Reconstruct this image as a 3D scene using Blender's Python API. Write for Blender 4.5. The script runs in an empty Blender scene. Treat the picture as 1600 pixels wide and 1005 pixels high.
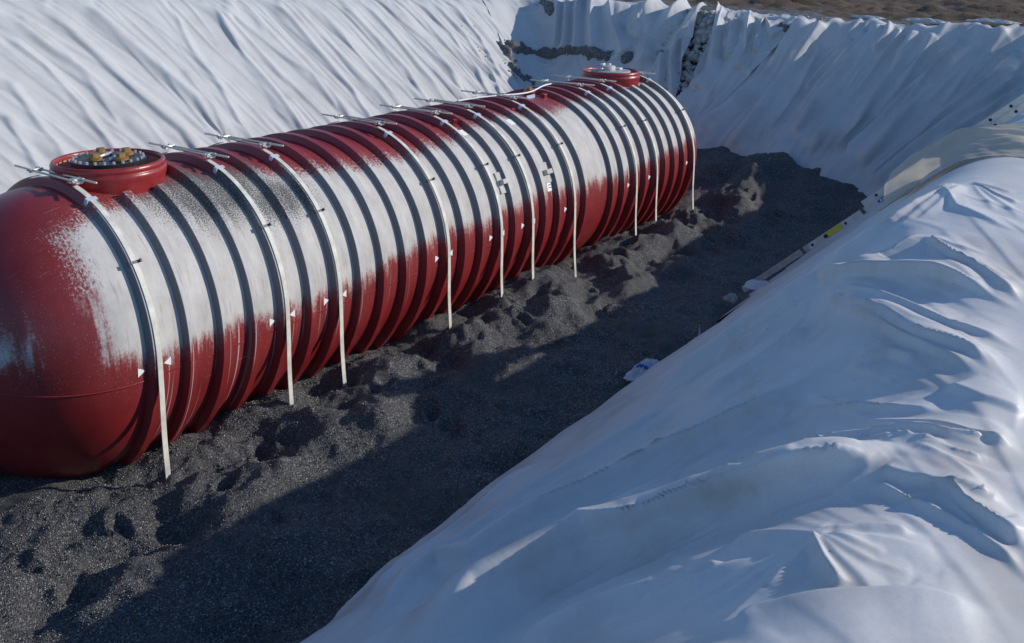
import bpy, bmesh, math, random
import numpy as np
from mathutils import Vector, Matrix

sc = bpy.context.scene
col = sc.collection
random.seed(7)

# ------------------------------------------------------------------ camera
W_, F_ = 1600.0, 1508.61
cam_d = bpy.data.cameras.new("camera")
cam = bpy.data.objects.new("camera", cam_d)
col.objects.link(cam)
cam_d.sensor_width = 36.0
cam_d.sensor_fit = 'HORIZONTAL'
cam_d.lens = 36.0 * F_ / W_
cam_d.shift_y = -293.06 / W_
cam_d.clip_start = 0.1
cam_d.clip_end = 2000
yaw, pitch, roll = math.radians(34.7361), math.radians(-10.6015), math.radians(1.1585)
fw = Vector((math.cos(yaw)*math.cos(pitch), math.sin(yaw)*math.cos(pitch), math.sin(pitch)))
rt = fw.cross(Vector((0, 0, 1))).normalized()
up = rt.cross(fw)
r2 = math.cos(roll)*rt + math.sin(roll)*up
u2 = -math.sin(roll)*rt + math.cos(roll)*up
mw = Matrix(((r2.x, u2.x, -fw.x, -5.4594), (r2.y, u2.y, -fw.y, -9.6976), (r2.z, u2.z, -fw.z, 4.1316), (0, 0, 0, 1)))
cam.matrix_world = mw
sc.camera = cam

# ------------------------------------------------------------------ light
SUN_EL = math.radians(24.5)
SUN_AZ = math.atan2(0.69, -0.724)          # measured from +Y towards +X
world = bpy.data.worlds.new("World")
sc.world = world
world.use_nodes = True
wn = world.node_tree
for n in list(wn.nodes): wn.nodes.remove(n)
sky = wn.nodes.new('ShaderNodeTexSky')
sky.sky_type = 'NISHITA'
sky.sun_disc = False
sky.sun_elevation = SUN_EL
sky.sun_rotation = SUN_AZ
sky.altitude = 300
sky.air_density = 1.0
sky.dust_density = 0.0
sky.ozone_density = 4.8
bg = wn.nodes.new('ShaderNodeBackground')
bg.inputs['Strength'].default_value = 0.15
wo = wn.nodes.new('ShaderNodeOutputWorld')
wn.links.new(sky.outputs[0], bg.inputs[0])
wn.links.new(bg.outputs[0], wo.inputs[0])

sun_d = bpy.data.lights.new("sun", 'SUN')
sun_d.energy = 3.7
sun_d.angle = math.radians(0.53)
sun_d.color = (1.0, 0.93, 0.83)
sun = bpy.data.objects.new("sun", sun_d)
col.objects.link(sun)
sdir = Vector((math.sin(SUN_AZ)*math.cos(SUN_EL), math.cos(SUN_AZ)*math.cos(SUN_EL), math.sin(SUN_EL)))
sun.rotation_euler = sdir.to_track_quat('Z', 'Y').to_euler()
sun.location = (20, -20, 20)

sc.view_settings.view_transform = 'Standard'
sc.view_settings.look = 'None'
sc.view_settings.gamma = 1.0
sc.view_settings.use_curve_mapping = False
sc.view_settings.exposure = 0.14

# ------------------------------------------------------------------ helpers
def tag(o, label=None, cat=None, group=None, kind=None):
    if label: o["label"] = label
    if cat: o["category"] = cat
    if group: o["group"] = group
    if kind: o["kind"] = kind
    return o

def empty(name, loc=(0, 0, 0)):
    o = bpy.data.objects.new(name, None)
    o.empty_display_size = 0.2
    col.objects.link(o)
    o.location = loc
    return o

def link(name, me, mat, parent=None, smooth=True):
    o = bpy.data.objects.new(name, me)
    col.objects.link(o)
    if mat is not None: me.materials.append(mat)
    if parent is not None: o.parent = parent
    if smooth and len(me.polygons):
        me.polygons.foreach_set('use_smooth', np.ones(len(me.polygons), dtype=bool))
    return o

def mesh_from(V, Fq, name='m'):
    """V (n,3) array, Fq (m,k) int array with k = 3 or 4"""
    me = bpy.data.meshes.new(name)
    V = np.asarray(V, np.float32); Fq = np.asarray(Fq, np.int32)
    n, k = Fq.shape
    me.vertices.add(len(V)); me.vertices.foreach_set('co', V.ravel())
    me.loops.add(n*k); me.loops.foreach_set('vertex_index', Fq.ravel())
    me.polygons.add(n)
    me.polygons.foreach_set('loop_start', np.arange(0, n*k, k, dtype=np.int32))
    me.update(calc_edges=True)
    me.validate()
    return me

def grid_faces(nu, nv, closed_u=False):
    i = np.arange(nu if closed_u else nu-1); j = np.arange(nv-1)
    I, J = np.meshgrid(i, j, indexing='ij')
    I2 = (I+1) % nu
    return np.stack([I*nv+J, I2*nv+J, I2*nv+J+1, I*nv+J+1], -1).reshape(-1, 4)

def fattr(me, name, vals):
    a = me.attributes.new(name, 'FLOAT', 'POINT')
    a.data.foreach_set('value', np.asarray(vals, np.float32).ravel())

class MB:
    """collects simple shapes into one mesh"""
    def __init__(s): s.v = []; s.f = []
    def add(s, vs, fs):
        b = len(s.v); s.v += [tuple(p) for p in vs]; s.f += [tuple(b+i for i in f) for f in fs]; return s
    def box(s, c, size, rot=None):
        hx, hy, hz = [a/2 for a in size]
        vs = [Vector((x, y, z)) for x in (-hx, hx) for y in (-hy, hy) for z in (-hz, hz)]
        if rot is not None: vs = [rot @ v for v in vs]
        vs = [v + Vector(c) for v in vs]
        return s.add(vs, [(0, 1, 3, 2), (4, 6, 7, 5), (0, 4, 5, 1), (2, 3, 7, 6), (0, 2, 6, 4), (1, 5, 7, 3)])
    def cyl(s, p0, p1, r0, r1=None, n=10, caps=True):
        p0, p1 = Vector(p0), Vector(p1)
        r1 = r0 if r1 is None else r1
        d = (p1-p0).normalized()
        a = d.orthogonal().normalized(); b = d.cross(a)
        vs = []
        for p, r in ((p0, r0), (p1, r1)):
            for i in range(n):
                t = 2*math.pi*i/n
                vs.append(p + r*(math.cos(t)*a + math.sin(t)*b))
        fs = [(i, (i+1) % n, n+(i+1) % n, n+i) for i in range(n)]
        if caps: fs += [tuple(range(n-1, -1, -1)), tuple(range(n, 2*n))]
        return s.add(vs, fs)
    def lathe(s, prof, c=(0, 0, 0), n=64):
        m = len(prof); vs = []
        for i in range(n):
            t = 2*math.pi*i/n
            for r, z in prof: vs.append((c[0]+r*math.cos(t), c[1]+r*math.sin(t), c[2]+z))
        fs = []
        for i in range(n):
            for j in range(m-1):
                fs.append((i*m+j, ((i+1) % n)*m+j, ((i+1) % n)*m+j+1, i*m+j+1))
        return s.add(vs, fs)
    def build(s, name, mat, parent=None, smooth=False, bevel=0.0):
        me = bpy.data.meshes.new(name)
        me.from_pydata(s.v, [], s.f)
        if bevel > 0:
            bm = bmesh.new(); bm.from_mesh(me)
            bmesh.ops.bevel(bm, geom=[e for e in bm.edges if len(e.link_faces) == 2 and e.calc_face_angle(0) > 0.6],
                            offset=bevel, segments=2, profile=0.5, affect='EDGES', clamp_overlap=True)
            bm.to_mesh(me); bm.free()
        me.update()
        return link(name, me, mat, parent, smooth)

#NUMPY-BEGIN
_rng = np.random.RandomState(5)
_perm = np.concatenate([_rng.permutation(512)]*3)
_ga = _rng.rand(512)*2*np.pi
_gx, _gy = np.cos(_ga), np.sin(_ga)
def perl(x, y, seed=0):
    x = np.asarray(x, float)+seed*17.31; y = np.asarray(y, float)+seed*9.77
    x, y = np.broadcast_arrays(x, y)
    xi = np.floor(x).astype(int); yi = np.floor(y).astype(int)
    fx = x-xi; fy = y-yi
    def g(i, j, dx, dy):
        h = _perm[(_perm[(i+seed*13) % 512]+j) % 512]
        return _gx[h]*dx+_gy[h]*dy
    u = fx*fx*fx*(fx*(fx*6-15)+10); v = fy*fy*fy*(fy*(fy*6-15)+10)
    a = g(xi, yi, fx, fy); b = g(xi+1, yi, fx-1, fy)
    c = g(xi, yi+1, fx, fy-1); d = g(xi+1, yi+1, fx-1, fy-1)
    return 1.5*((a+(b-a)*u)+((c+(d-c)*u)-(a+(b-a)*u))*v)
def fbm(x, y, seed=0, o=4, gain=0.5):
    r = 0; a = 1.0
    for k in range(o):
        r = r+a*perl(x*2**k, y*2**k, seed+k); a *= gain
    return r
def sstep(a, b, x):
    t = np.clip((x-a)/(b-a), 0, 1); return t*t*(3-2*t)
def smax(a, b, k):
    h = np.clip(0.5+0.5*(a-b)/k, 0, 1); return b+(a-b)*h+k*h*(1-h)
def smin(a, b, k): return -smax(-a, -b, k)

def ground_h(x, y):
    gr = 1.30+0.53*sstep(-0.5, 4.5, x)-np.clip((-8.4-y)*0.09, 0, 0.25)
    gr = gr+(2.56-gr)*sstep(12.5, 17, x)
    gl = 3.32-0.031*np.clip(x, -10, 22)
    w = sstep(1.0, 6.5, y)
    return gr+(gl-gr)*w
def pit_h(x, y):
    x = np.asarray(x, float); y = np.asarray(y, float)
    left = -1.1+(y-3.6)*1.0
    right = -1.1+(-4.68-y)*(0.60+0.33*sstep(0.3, 4.2, x))
    end = (x-16.7)*1.0
    near = -1.1+(-9.0-x)
    p = smax(smax(left, right, 0.5), smax(end, near, 0.3), 0.9)
    p = smax(p, np.full_like(p, -1.75), 0.35)
    return smin(ground_h(x, y), p, 0.35)
def pit_n(x, y, e=0.03):
    zx = (pit_h(x+e, y)-pit_h(x-e, y))/(2*e); zy = (pit_h(x, y+e)-pit_h(x, y-e))/(2*e)
    n = np.stack([-zx, -zy, np.ones_like(zx)], -1)
    return n/np.linalg.norm(n, axis=-1, keepdims=True)
#NUMPY-END

def stroke(X, Y, pts, amp, w, wb=None, sharp=False, taper=0.25):
    """fold ridge along a polyline; w = width on its left side, wb on its right side"""
    wb = w if wb is None else wb
    pts = np.asarray(pts, float)
    seg = np.diff(pts, axis=0); L = np.linalg.norm(seg, axis=1); cum = np.concatenate([[0], np.cumsum(L)]); T = cum[-1]
    best = np.full(X.shape, 1e9); tt = np.zeros(X.shape); sg = np.zeros(X.shape)
    for k in range(len(seg)):
        dx = X-pts[k, 0]; dy = Y-pts[k, 1]
        t = np.clip((dx*seg[k, 0]+dy*seg[k, 1])/L[k]**2, 0, 1)
        ex = dx-t*seg[k, 0]; ey = dy-t*seg[k, 1]
        d = np.hypot(ex, ey); m = d < best
        best = np.where(m, d, best); tt = np.where(m, (cum[k]+t*L[k])/T, tt)
        sg = np.where(m, np.sign(seg[k, 0]*dy-seg[k, 1]*dx), sg)
    ww = np.where(sg > 0, w, wb)
    q = best/ww
    if sharp == 1: prof = np.exp(1.3*(0.35-np.sqrt(q*q+0.1225)))
    elif sharp == 3: prof = np.clip(1.0-(np.sqrt(q*q+0.03)-0.173)/1.9, 0, 1)
    elif sharp == 2:                     # ridge with a trough on its steep (left) side
        a_ = np.exp(1.2*(0.35-np.sqrt(q*q+0.1225)))
        b_ = 1.45*np.exp(-q*q*1.1)-0.45*np.exp(-(q/3.2)**2)
        prof = np.where(sg > 0, b_, a_)
    else: prof = np.exp(-q*q)
    tp = sstep(0, taper, tt)*sstep(0, taper, 1-tt) if taper > 0 else 1
    return amp*prof*tp

def dist_line(X, Y, pts):
    pts = np.asarray(pts, float)
    seg = np.diff(pts, axis=0); L = np.linalg.norm(seg, axis=1)+1e-9; cum = np.concatenate([[0], np.cumsum(L)]); T = cum[-1]
    best = np.full(X.shape, 1e9); tt = np.zeros(X.shape)
    for k in range(len(seg)):
        dx = X-pts[k, 0]; dy = Y-pts[k, 1]
        t = np.clip((dx*seg[k, 0]+dy*seg[k, 1])/L[k]**2, 0, 1)
        d = np.hypot(dx-t*seg[k, 0], dy-t*seg[k, 1]); m = d < best
        best = np.where(m, d, best); tt = np.where(m, (cum[k]+t*L[k])/T, tt)
    return best, tt
def facets(X, Y, folds, taper=0.2, p=1.25):
    """taut cloth: crisp ridges on the lines, straight facets between, creased valleys half way"""
    f1 = np.full(X.shape, 1e6); f2 = np.full(X.shape, 1e6); A = np.zeros(X.shape)
    for pts, amp in folds:
        d_, t_ = dist_line(X, Y, pts)
        d_ = d_+0.25*sstep(taper, 0, t_)+0.25*sstep(1-taper, 1, t_)
        a_ = amp*sstep(0, taper, t_)*sstep(0, taper, 1-t_)
        m = d_ < f1
        f2 = np.where(m, f1, np.minimum(f2, d_)); A = np.where(m, a_, A); f1 = np.where(m, d_, f1)
    return A*np.clip((f2-f1)/(f2+f1+1e-6), 0, 1)**p
def soften(f, n=2):
    for _ in range(n):
        f[1:-1] = 0.25*f[:-2]+0.5*f[1:-1]+0.25*f[2:]; f[:, 1:-1] = 0.25*f[:, :-2]+0.5*f[:, 1:-1]+0.25*f[:, 2:]
    return f
def random_creases(X, Y, rnd, n, cx, cy, th, ln, amp, wa, wb):
    s_ = np.zeros(X.shape)
    for k in range(n):
        x0 = rnd.uniform(*cx); y0 = rnd.uniform(*cy); a = th(x0, y0, rnd); l = rnd.uniform(*ln); bend = rnd.normal(0, 0.12)
        ux, uy = math.cos(a), math.sin(a)
        pts = [(x0+ux*l*t-uy*bend*t*t*l, y0+uy*l*t+ux*bend*t*t*l) for t in (-0.5, -0.17, 0.17, 0.5)]
        m = (np.abs(X-x0) < l*0.6+0.3) & (np.abs(Y-y0) < l*0.6+0.3)
        if not m.any(): continue
        s_[m] = np.maximum(s_[m], stroke(X[m], Y[m], pts, rnd.uniform(*amp), rnd.uniform(*wa), rnd.uniform(*wb), 3, 0.4))
    return s_

#PBD-BEGIN
def upsample(P):
    a, b = P.shape[:2]
    Q = np.empty((2*a-1, b)+P.shape[2:]); Q[::2] = P; Q[1::2] = 0.5*(P[:-1]+P[1:])
    R = np.empty((2*a-1, 2*b-1)+P.shape[2:]); R[:, ::2] = Q; R[:, 1::2] = 0.5*(Q[:, :-1]+Q[:, 1:])
    return R
def drape_cloth(x0, x1, y0, y1, h0, levels, ground, slack, direction, seedfold, pins, steps, iters=10, g=0.0001):
    """inextensible sheet with slack across 'direction', settled onto the ground coarse to fine"""
    nx = int(round((x1-x0)/h0))+1; ny = int(round((y1-y0)/h0))+1
    gh = 0.03; gx0, gy0 = x0-0.5, y0-0.5
    gxs = np.arange(gx0, x1+0.6, gh); gys = np.arange(gy0, y1+0.6, gh)
    T_ = ground(*np.meshgrid(gxs, gys, indexing='ij'))
    def ground(x, y):
        a = np.clip((x-gx0)/gh, 0, len(gxs)-1.001); b = np.clip((y-gy0)/gh, 0, len(gys)-1.001)
        i = a.astype(int); j = b.astype(int); a = a-i; b = b-j
        return (T_[i, j]*(1-a)+T_[i+1, j]*a)*(1-b)+(T_[i, j+1]*(1-a)+T_[i+1, j+1]*a)*b
    U, V = np.meshgrid(np.linspace(x0, x1, nx), np.linspace(y0, y1, ny), indexing='ij')
    P = np.stack([U, V, ground(U, V)+0.02+seedfold(U, V)], -1)
    for lev in range(levels):
        if lev:
            U = upsample(U); V = upsample(V); P = upsample(P)
        G0 = np.stack([U, V, ground(U, V)], -1)
        cx, cy = direction(U, V); sl = slack(U, V)
        sets = []
        def add(di, dj, stiff):
            A = (slice(max(0, -di), U.shape[0]-max(0, di)), slice(max(0, -dj), U.shape[1]-max(0, dj)))
            B = (slice(max(0, di), U.shape[0]-max(0, -di)), slice(max(0, dj), U.shape[1]-max(0, -dj)))
            d = G0[B]-G0[A]; L = np.linalg.norm(d, axis=-1); hl = np.hypot(d[..., 0], d[..., 1])
            cs = (d[..., 0]*cx[A]+d[..., 1]*cy[A])/hl
            sets.append((A, B, L*(1+sl[A]*cs*cs), stiff))
        add(1, 0, 1.0); add(0, 1, 1.0); add(1, 1, 0.6); add(1, -1, 0.6)
        add(2, 0, 0.16); add(0, 2, 0.16); add(3, 0, 0.10); add(0, 3, 0.10)
        cnt = np.zeros(U.shape)
        for A, B, L, st in sets: cnt[A] += st; cnt[B] += st
        pin = pins(U, V)
        vel = np.zeros_like(P)
        for s_ in range(steps[lev]):
            old = P.copy()
            vel *= 0.85; vel[..., 2] -= g
            P = P+vel
            for it in range(iters):
                acc = np.zeros_like(P)
                for A, B, L, st in sets:
                    d = P[B]-P[A]; l = np.linalg.norm(d, axis=-1)+1e-9
                    if st < 0.2: e = np.minimum(0, (l-L)/l)*st*0.5       # bending: only resists folding up
                    else: e = (l-L)/l*st*0.5
                    c = d*e[..., None]
                    acc[A] += c; acc[B] -= c
                P = P+acc*(1.7/cnt)[..., None]
                P[pin] = old[pin]
                z = ground(P[..., 0], P[..., 1])+0.012
                hitm = P[..., 2] < z
                P[..., 2] = np.where(hitm, z, P[..., 2])
            fr = hitm[..., None]*0.35
            P[..., :2] = P[..., :2]*(1-fr)+old[..., :2]*fr
            P[pin] = old[pin]
            vel = (P-old)
            sp = np.linalg.norm(vel, axis=-1, keepdims=True); vel = vel*np.minimum(1, 0.03/(sp+1e-9))
    return P
def cloth_normals(P):
    du = np.gradient(P, axis=0); dv = np.gradient(P, axis=1)
    n = np.cross(du, dv); n /= np.linalg.norm(n, axis=-1, keepdims=True)+1e-12
    return n*np.sign(n[..., 2].mean())
def settled(name, m, dom, h0, levels, slack, direction, seedfold, steps, g, lift=0.05, keep=None, iters=9, bumpz=0.03, extra=None):
    x0, x1, y0, y1 = dom
    gr_ = lambda x, y: pit_h(x, y)+bumpz*perl(x*1.1, y*1.1, 114)
    pn = lambda x, y: (y < y.min()+1e-6) | (y > y.max()-1e-6) | (x < x.min()+1e-6) | (x > x.max()-1e-6)
    P = drape_cloth(x0, x1, y0, y1, h0, levels, gr_, slack, direction, seedfold, pn, steps, iters, g)
    P = soften3(upsample(soften3(P, 1)), 1)
    UX, VY = np.meshgrid(np.linspace(x0, x1, P.shape[0]), np.linspace(y0, y1, P.shape[1]), indexing='ij')
    ex_ = np.zeros(P.shape[:2]) if extra is None else extra(UX, VY)
    P = P+cloth_normals(P)*(lift+ex_)[..., None]
    F_ = grid_faces(P.shape[0], P.shape[1])
    if keep is not None:
        k = keep(P[..., 0], P[..., 1]).ravel(); F_ = F_[k[F_].all(1)]
        used = np.zeros(len(k), bool); used[F_.ravel()] = True; idx = np.cumsum(used)-1
        V_ = P.reshape(-1, 3)[used]; F_ = idx[F_]
    else: V_ = P.reshape(-1, 3)
    return link(name, mesh_from(V_, F_, name), m)
def soften3(P, n=1):
    for k in range(3): P[..., k] = soften(P[..., k].copy(), n)
    return P

# ------------------------------------------------------------------ materials
def mat(name):
    m = bpy.data.materials.new(name); m.use_nodes = True
    nt = m.node_tree
    for n in list(nt.nodes): nt.nodes.remove(n)
    out = nt.nodes.new('ShaderNodeOutputMaterial')
    b = nt.nodes.new('ShaderNodeBsdfPrincipled')
    nt.links.new(b.outputs[0], out.inputs[0])
    return m, nt, b, out
def nd(nt, t, **kw):
    n = nt.nodes.new(t)
    for k, v in kw.items(): setattr(n, k, v)
    return n
def noise(nt, vec, scale, detail=4, rough=0.55, dist=0.0):
    n = nd(nt, 'ShaderNodeTexNoise')
    n.inputs['Scale'].default_value = scale; n.inputs['Detail'].default_value = detail
    n.inputs['Roughness'].default_value = rough; n.inputs['Distortion'].default_value = dist
    if vec is not None: nt.links.new(vec, n.inputs['Vector'])
    return n.outputs['Fac']
def ramp(nt, fac, stops):
    r = nd(nt, 'ShaderNodeValToRGB')
    e = r.color_ramp.elements
    while len(e) > 1: e.remove(e[-1])
    e[0].position = stops[0][0]; e[0].color = (*stops[0][1], 1) if len(stops[0][1]) == 3 else stops[0][1]
    for p, c in stops[1:]:
        q = e.new(p); q.color = (*c, 1)
    nt.links.new(fac, r.inputs[0])
    return r.outputs[0]
def math_(nt, op, a, b=None, c=None, clamp=False):
    n = nd(nt, 'ShaderNodeMath', operation=op); n.use_clamp = clamp
    for i, v in enumerate((a, b, c)):
        if v is None: continue
        if isinstance(v, (int, float)): n.inputs[i].default_value = v
        else: nt.links.new(v, n.inputs[i])
    return n.outputs[0]
def mix(nt, fac, a, b):
    n = nd(nt, 'ShaderNodeMix', data_type='RGBA')
    for s, v in ((0, fac), (6, a), (7, b)):
        if isinstance(v, (int, float)): n.inputs[s].default_value = v
        elif isinstance(v, tuple): n.inputs[s].default_value = (*v, 1)
        else: nt.links.new(v, n.inputs[s])
    return n.outputs[2]
def smooth_(nt, v, lo, hi):
    n = nd(nt, 'ShaderNodeMapRange', interpolation_type='SMOOTHSTEP')
    nt.links.new(v, n.inputs[0]); n.inputs[1].default_value = lo; n.inputs[2].default_value = hi
    return n.outputs[0]
def bump(nt, b, h, strength, dist):
    n = nd(nt, 'ShaderNodeBump'); n.inputs['Strength'].default_value = strength; n.inputs['Distance'].default_value = dist
    nt.links.new(h, n.inputs['Height']); nt.links.new(n.outputs[0], b.inputs['Normal']); return n
def geo_pos(nt): return nd(nt, 'ShaderNodeNewGeometry').outputs['Position']
def objco(nt): return nd(nt, 'ShaderNodeTexCoord').outputs['Object']
def attr(nt, name): return nd(nt, 'ShaderNodeAttribute', attribute_name=name).outputs['Fac']

def simple(name, rgb, rough=0.5, metal=0.0, var=0.15, scale=12.0):
    m, nt, b, out = mat(name)
    f = noise(nt, objco(nt), scale, 4)
    lo = tuple(c*(1-var) for c in rgb); hi = tuple(min(1, c*(1+var)) for c in rgb)
    nt.links.new(ramp(nt, f, [(0.3, lo), (0.7, hi)]), b.inputs['Base Color'])
    b.inputs['Roughness'].default_value = rough; b.inputs['Metallic'].default_value = metal
    return m

def cloth_mat(name, rgb, stain, trans=0.12, rough=0.6):
    m, nt, b, out = mat(name)
    p = geo_pos(nt)
    f1 = noise(nt, p, 1.3, 5, 0.6); f2 = noise(nt, p, 9.0, 5, 0.65); f3 = noise(nt, p, 160.0, 2, 0.5); f4 = noise(nt, p, 55.0, 5, 0.75)
    c = mix(nt, smooth_(nt, f1, 0.42, 0.78), rgb, stain)
    sp = math_(nt, 'MULTIPLY', smooth_(nt, f2, 0.5, 0.75), 0.22)
    c = mix(nt, sp, c, tuple(v*0.78 for v in rgb))
    c = mix(nt, math_(nt, 'MULTIPLY', smooth_(nt, f4, 0.35, 0.7), 0.26), c, tuple(v*0.7 for v in rgb))
    fl = math_(nt, 'MULTIPLY', smooth_(nt, noise(nt, p, 14.0, 3, 0.6), 0.70, 0.76), 0.55)
    fl = math_(nt, 'MULTIPLY', fl, smooth_(nt, noise(nt, p, 0.7, 2), 0.50, 0.65))
    c = mix(nt, fl, c, (0.22, 0.20, 0.18))
    nt.links.new(c, b.inputs['Base Color'])
    b.inputs['Roughness'].default_value = rough
    b.inputs['Specular IOR Level'].default_value = 0.35
    h = math_(nt, 'ADD', math_(nt, 'MULTIPLY', f3, 0.25), math_(nt, 'MULTIPLY', noise(nt, p, 22.0, 4, 0.6), 1.0))
    bump(nt, b, h, 0.16, 0.006)
    tr = nd(nt, 'ShaderNodeBsdfTranslucent'); nt.links.new(c, tr.inputs[0])
    ms = nd(nt, 'ShaderNodeMixShader'); ms.inputs[0].default_value = trans
    nt.links.new(b.outputs[0], ms.inputs[1]); nt.links.new(tr.outputs[0], ms.inputs[2])
    nt.links.new(ms.outputs[0], out.inputs[0])
    return m
M = {}
M['cloth'] = cloth_mat('geotextile_white', (0.575, 0.575, 0.575), (0.48, 0.475, 0.465))
M['cloth_near'] = cloth_mat('geotextile_white_worn', (0.70, 0.685, 0.675), (0.53, 0.485, 0.445), rough=0.5)
M['cloth_grey'] = cloth_mat('geotextile_soiled', (0.46, 0.44, 0.45), (0.36, 0.33, 0.33))
M['cloth_backlit'] = cloth_mat('geotextile_backlit', (0.62, 0.58, 0.50), (0.55, 0.50, 0.42), trans=0.4)  # same fabric; beige tint stands in for sunlight coming through it

def gravel_mat(name='black_gravel', k=1.0):
    m, nt, b, out = mat(name)
    p = geo_pos(nt)
    v = nd(nt, 'ShaderNodeTexVoronoi'); v.inputs['Scale'].default_value = 80.0; v.inputs['Randomness'].default_value = 1.0
    nt.links.new(p, v.inputs['Vector'])
    g = nd(nt, 'ShaderNodeSeparateColor'); nt.links.new(v.outputs['Color'], g.inputs[0])
    big = noise(nt, p, 0.9, 4)
    c = ramp(nt, g.outputs[0], [(0.0, (0.022, 0.023, 0.026)), (0.55, (0.05, 0.05, 0.052)), (0.9, (0.105, 0.103, 0.10)), (1.0, (0.27, 0.262, 0.25))])
    c2 = mix(nt, smooth_(nt, big, 0.45, 0.75), c, (0.058, 0.057, 0.054))
    if k != 1.0:
        vm = nd(nt, 'ShaderNodeVectorMath', operation='SCALE'); vm.inputs['Scale'].default_value = k; nt.links.new(c2, vm.inputs[0]); c2 = vm.outputs[0]
    nt.links.new(c2, b.inputs['Base Color'])
    b.inputs['Roughness'].default_value = 0.6
    b.inputs['Specular IOR Level'].default_value = 0.4
    h = math_(nt, 'MULTIPLY', v.outputs['Distance'], -1.0)
    h2 = math_(nt, 'ADD', h, math_(nt, 'MULTIPLY', noise(nt, p, 120.0, 3), 0.5))
    bump(nt, b, h2, 0.9, 0.02)
    return m
M['gravel'] = gravel_mat(k=1.35)
M['gravel_sunlit'] = gravel_mat('sunlit_gravel', 2.6)  # brightened copy of the gravel, sunlight put into its colour

def grain_mat():
    m, nt, b, out = mat('gravel_grain')
    r = nd(nt, 'ShaderNodeNewGeometry').outputs['Random Per Island']
    c = ramp(nt, r, [(0.0, (0.02, 0.021, 0.024)), (0.4, (0.055, 0.055, 0.058)), (0.8, (0.13, 0.128, 0.125)), (1.0, (0.34, 0.33, 0.32))])
    nt.links.new(c, b.inputs['Base Color']); b.inputs['Roughness'].default_value = 0.22; b.inputs['Specular IOR Level'].default_value = 0.8
    return m
M['grain'] = grain_mat()

def soil_mat():
    m, nt, b, out = mat('brown_soil')
    p = geo_pos(nt)
    sx = nd(nt, 'ShaderNodeSeparateXYZ'); nt.links.new(p, sx.inputs[0])
    f = noise(nt, p, 0.8, 7, 0.65); f2 = noise(nt, p, 7.0, 5, 0.65)
    brown = ramp(nt, f, [(0.3, (0.045, 0.028, 0.016)), (0.55, (0.10, 0.062, 0.034)), (0.75, (0.17, 0.115, 0.065))])
    brown = mix(nt, math_(nt, 'MULTIPLY', smooth_(nt, f2, 0.45, 0.7), 0.6), brown, (0.05, 0.035, 0.022))
    grey = ramp(nt, f2, [(0.3, (0.05, 0.05, 0.052)), (0.6, (0.13, 0.13, 0.13)), (0.8, (0.24, 0.235, 0.225))])
    # haul-road gravel along the rim, soil beyond
    edge = math_(nt, 'ADD', sx.outputs[0], math_(nt, 'MULTIPLY', math_(nt, 'SUBTRACT', f, 0.5), 7.0))
    edge = math_(nt, 'SUBTRACT', edge, math_(nt, 'MULTIPLY', sx.outputs[1], 0.25))
    k = smooth_(nt, edge, 22.6, 23.6)
    nt.links.new(mix(nt, k, grey, brown), b.inputs['Base Color'])
    b.inputs['Roughness'].default_value = 0.9
    bump(nt, b, math_(nt, 'ADD', f2, noise(nt, p, 30.0, 4)), 0.8, 0.05)
    return m
M['soil'] = soil_mat()

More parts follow.
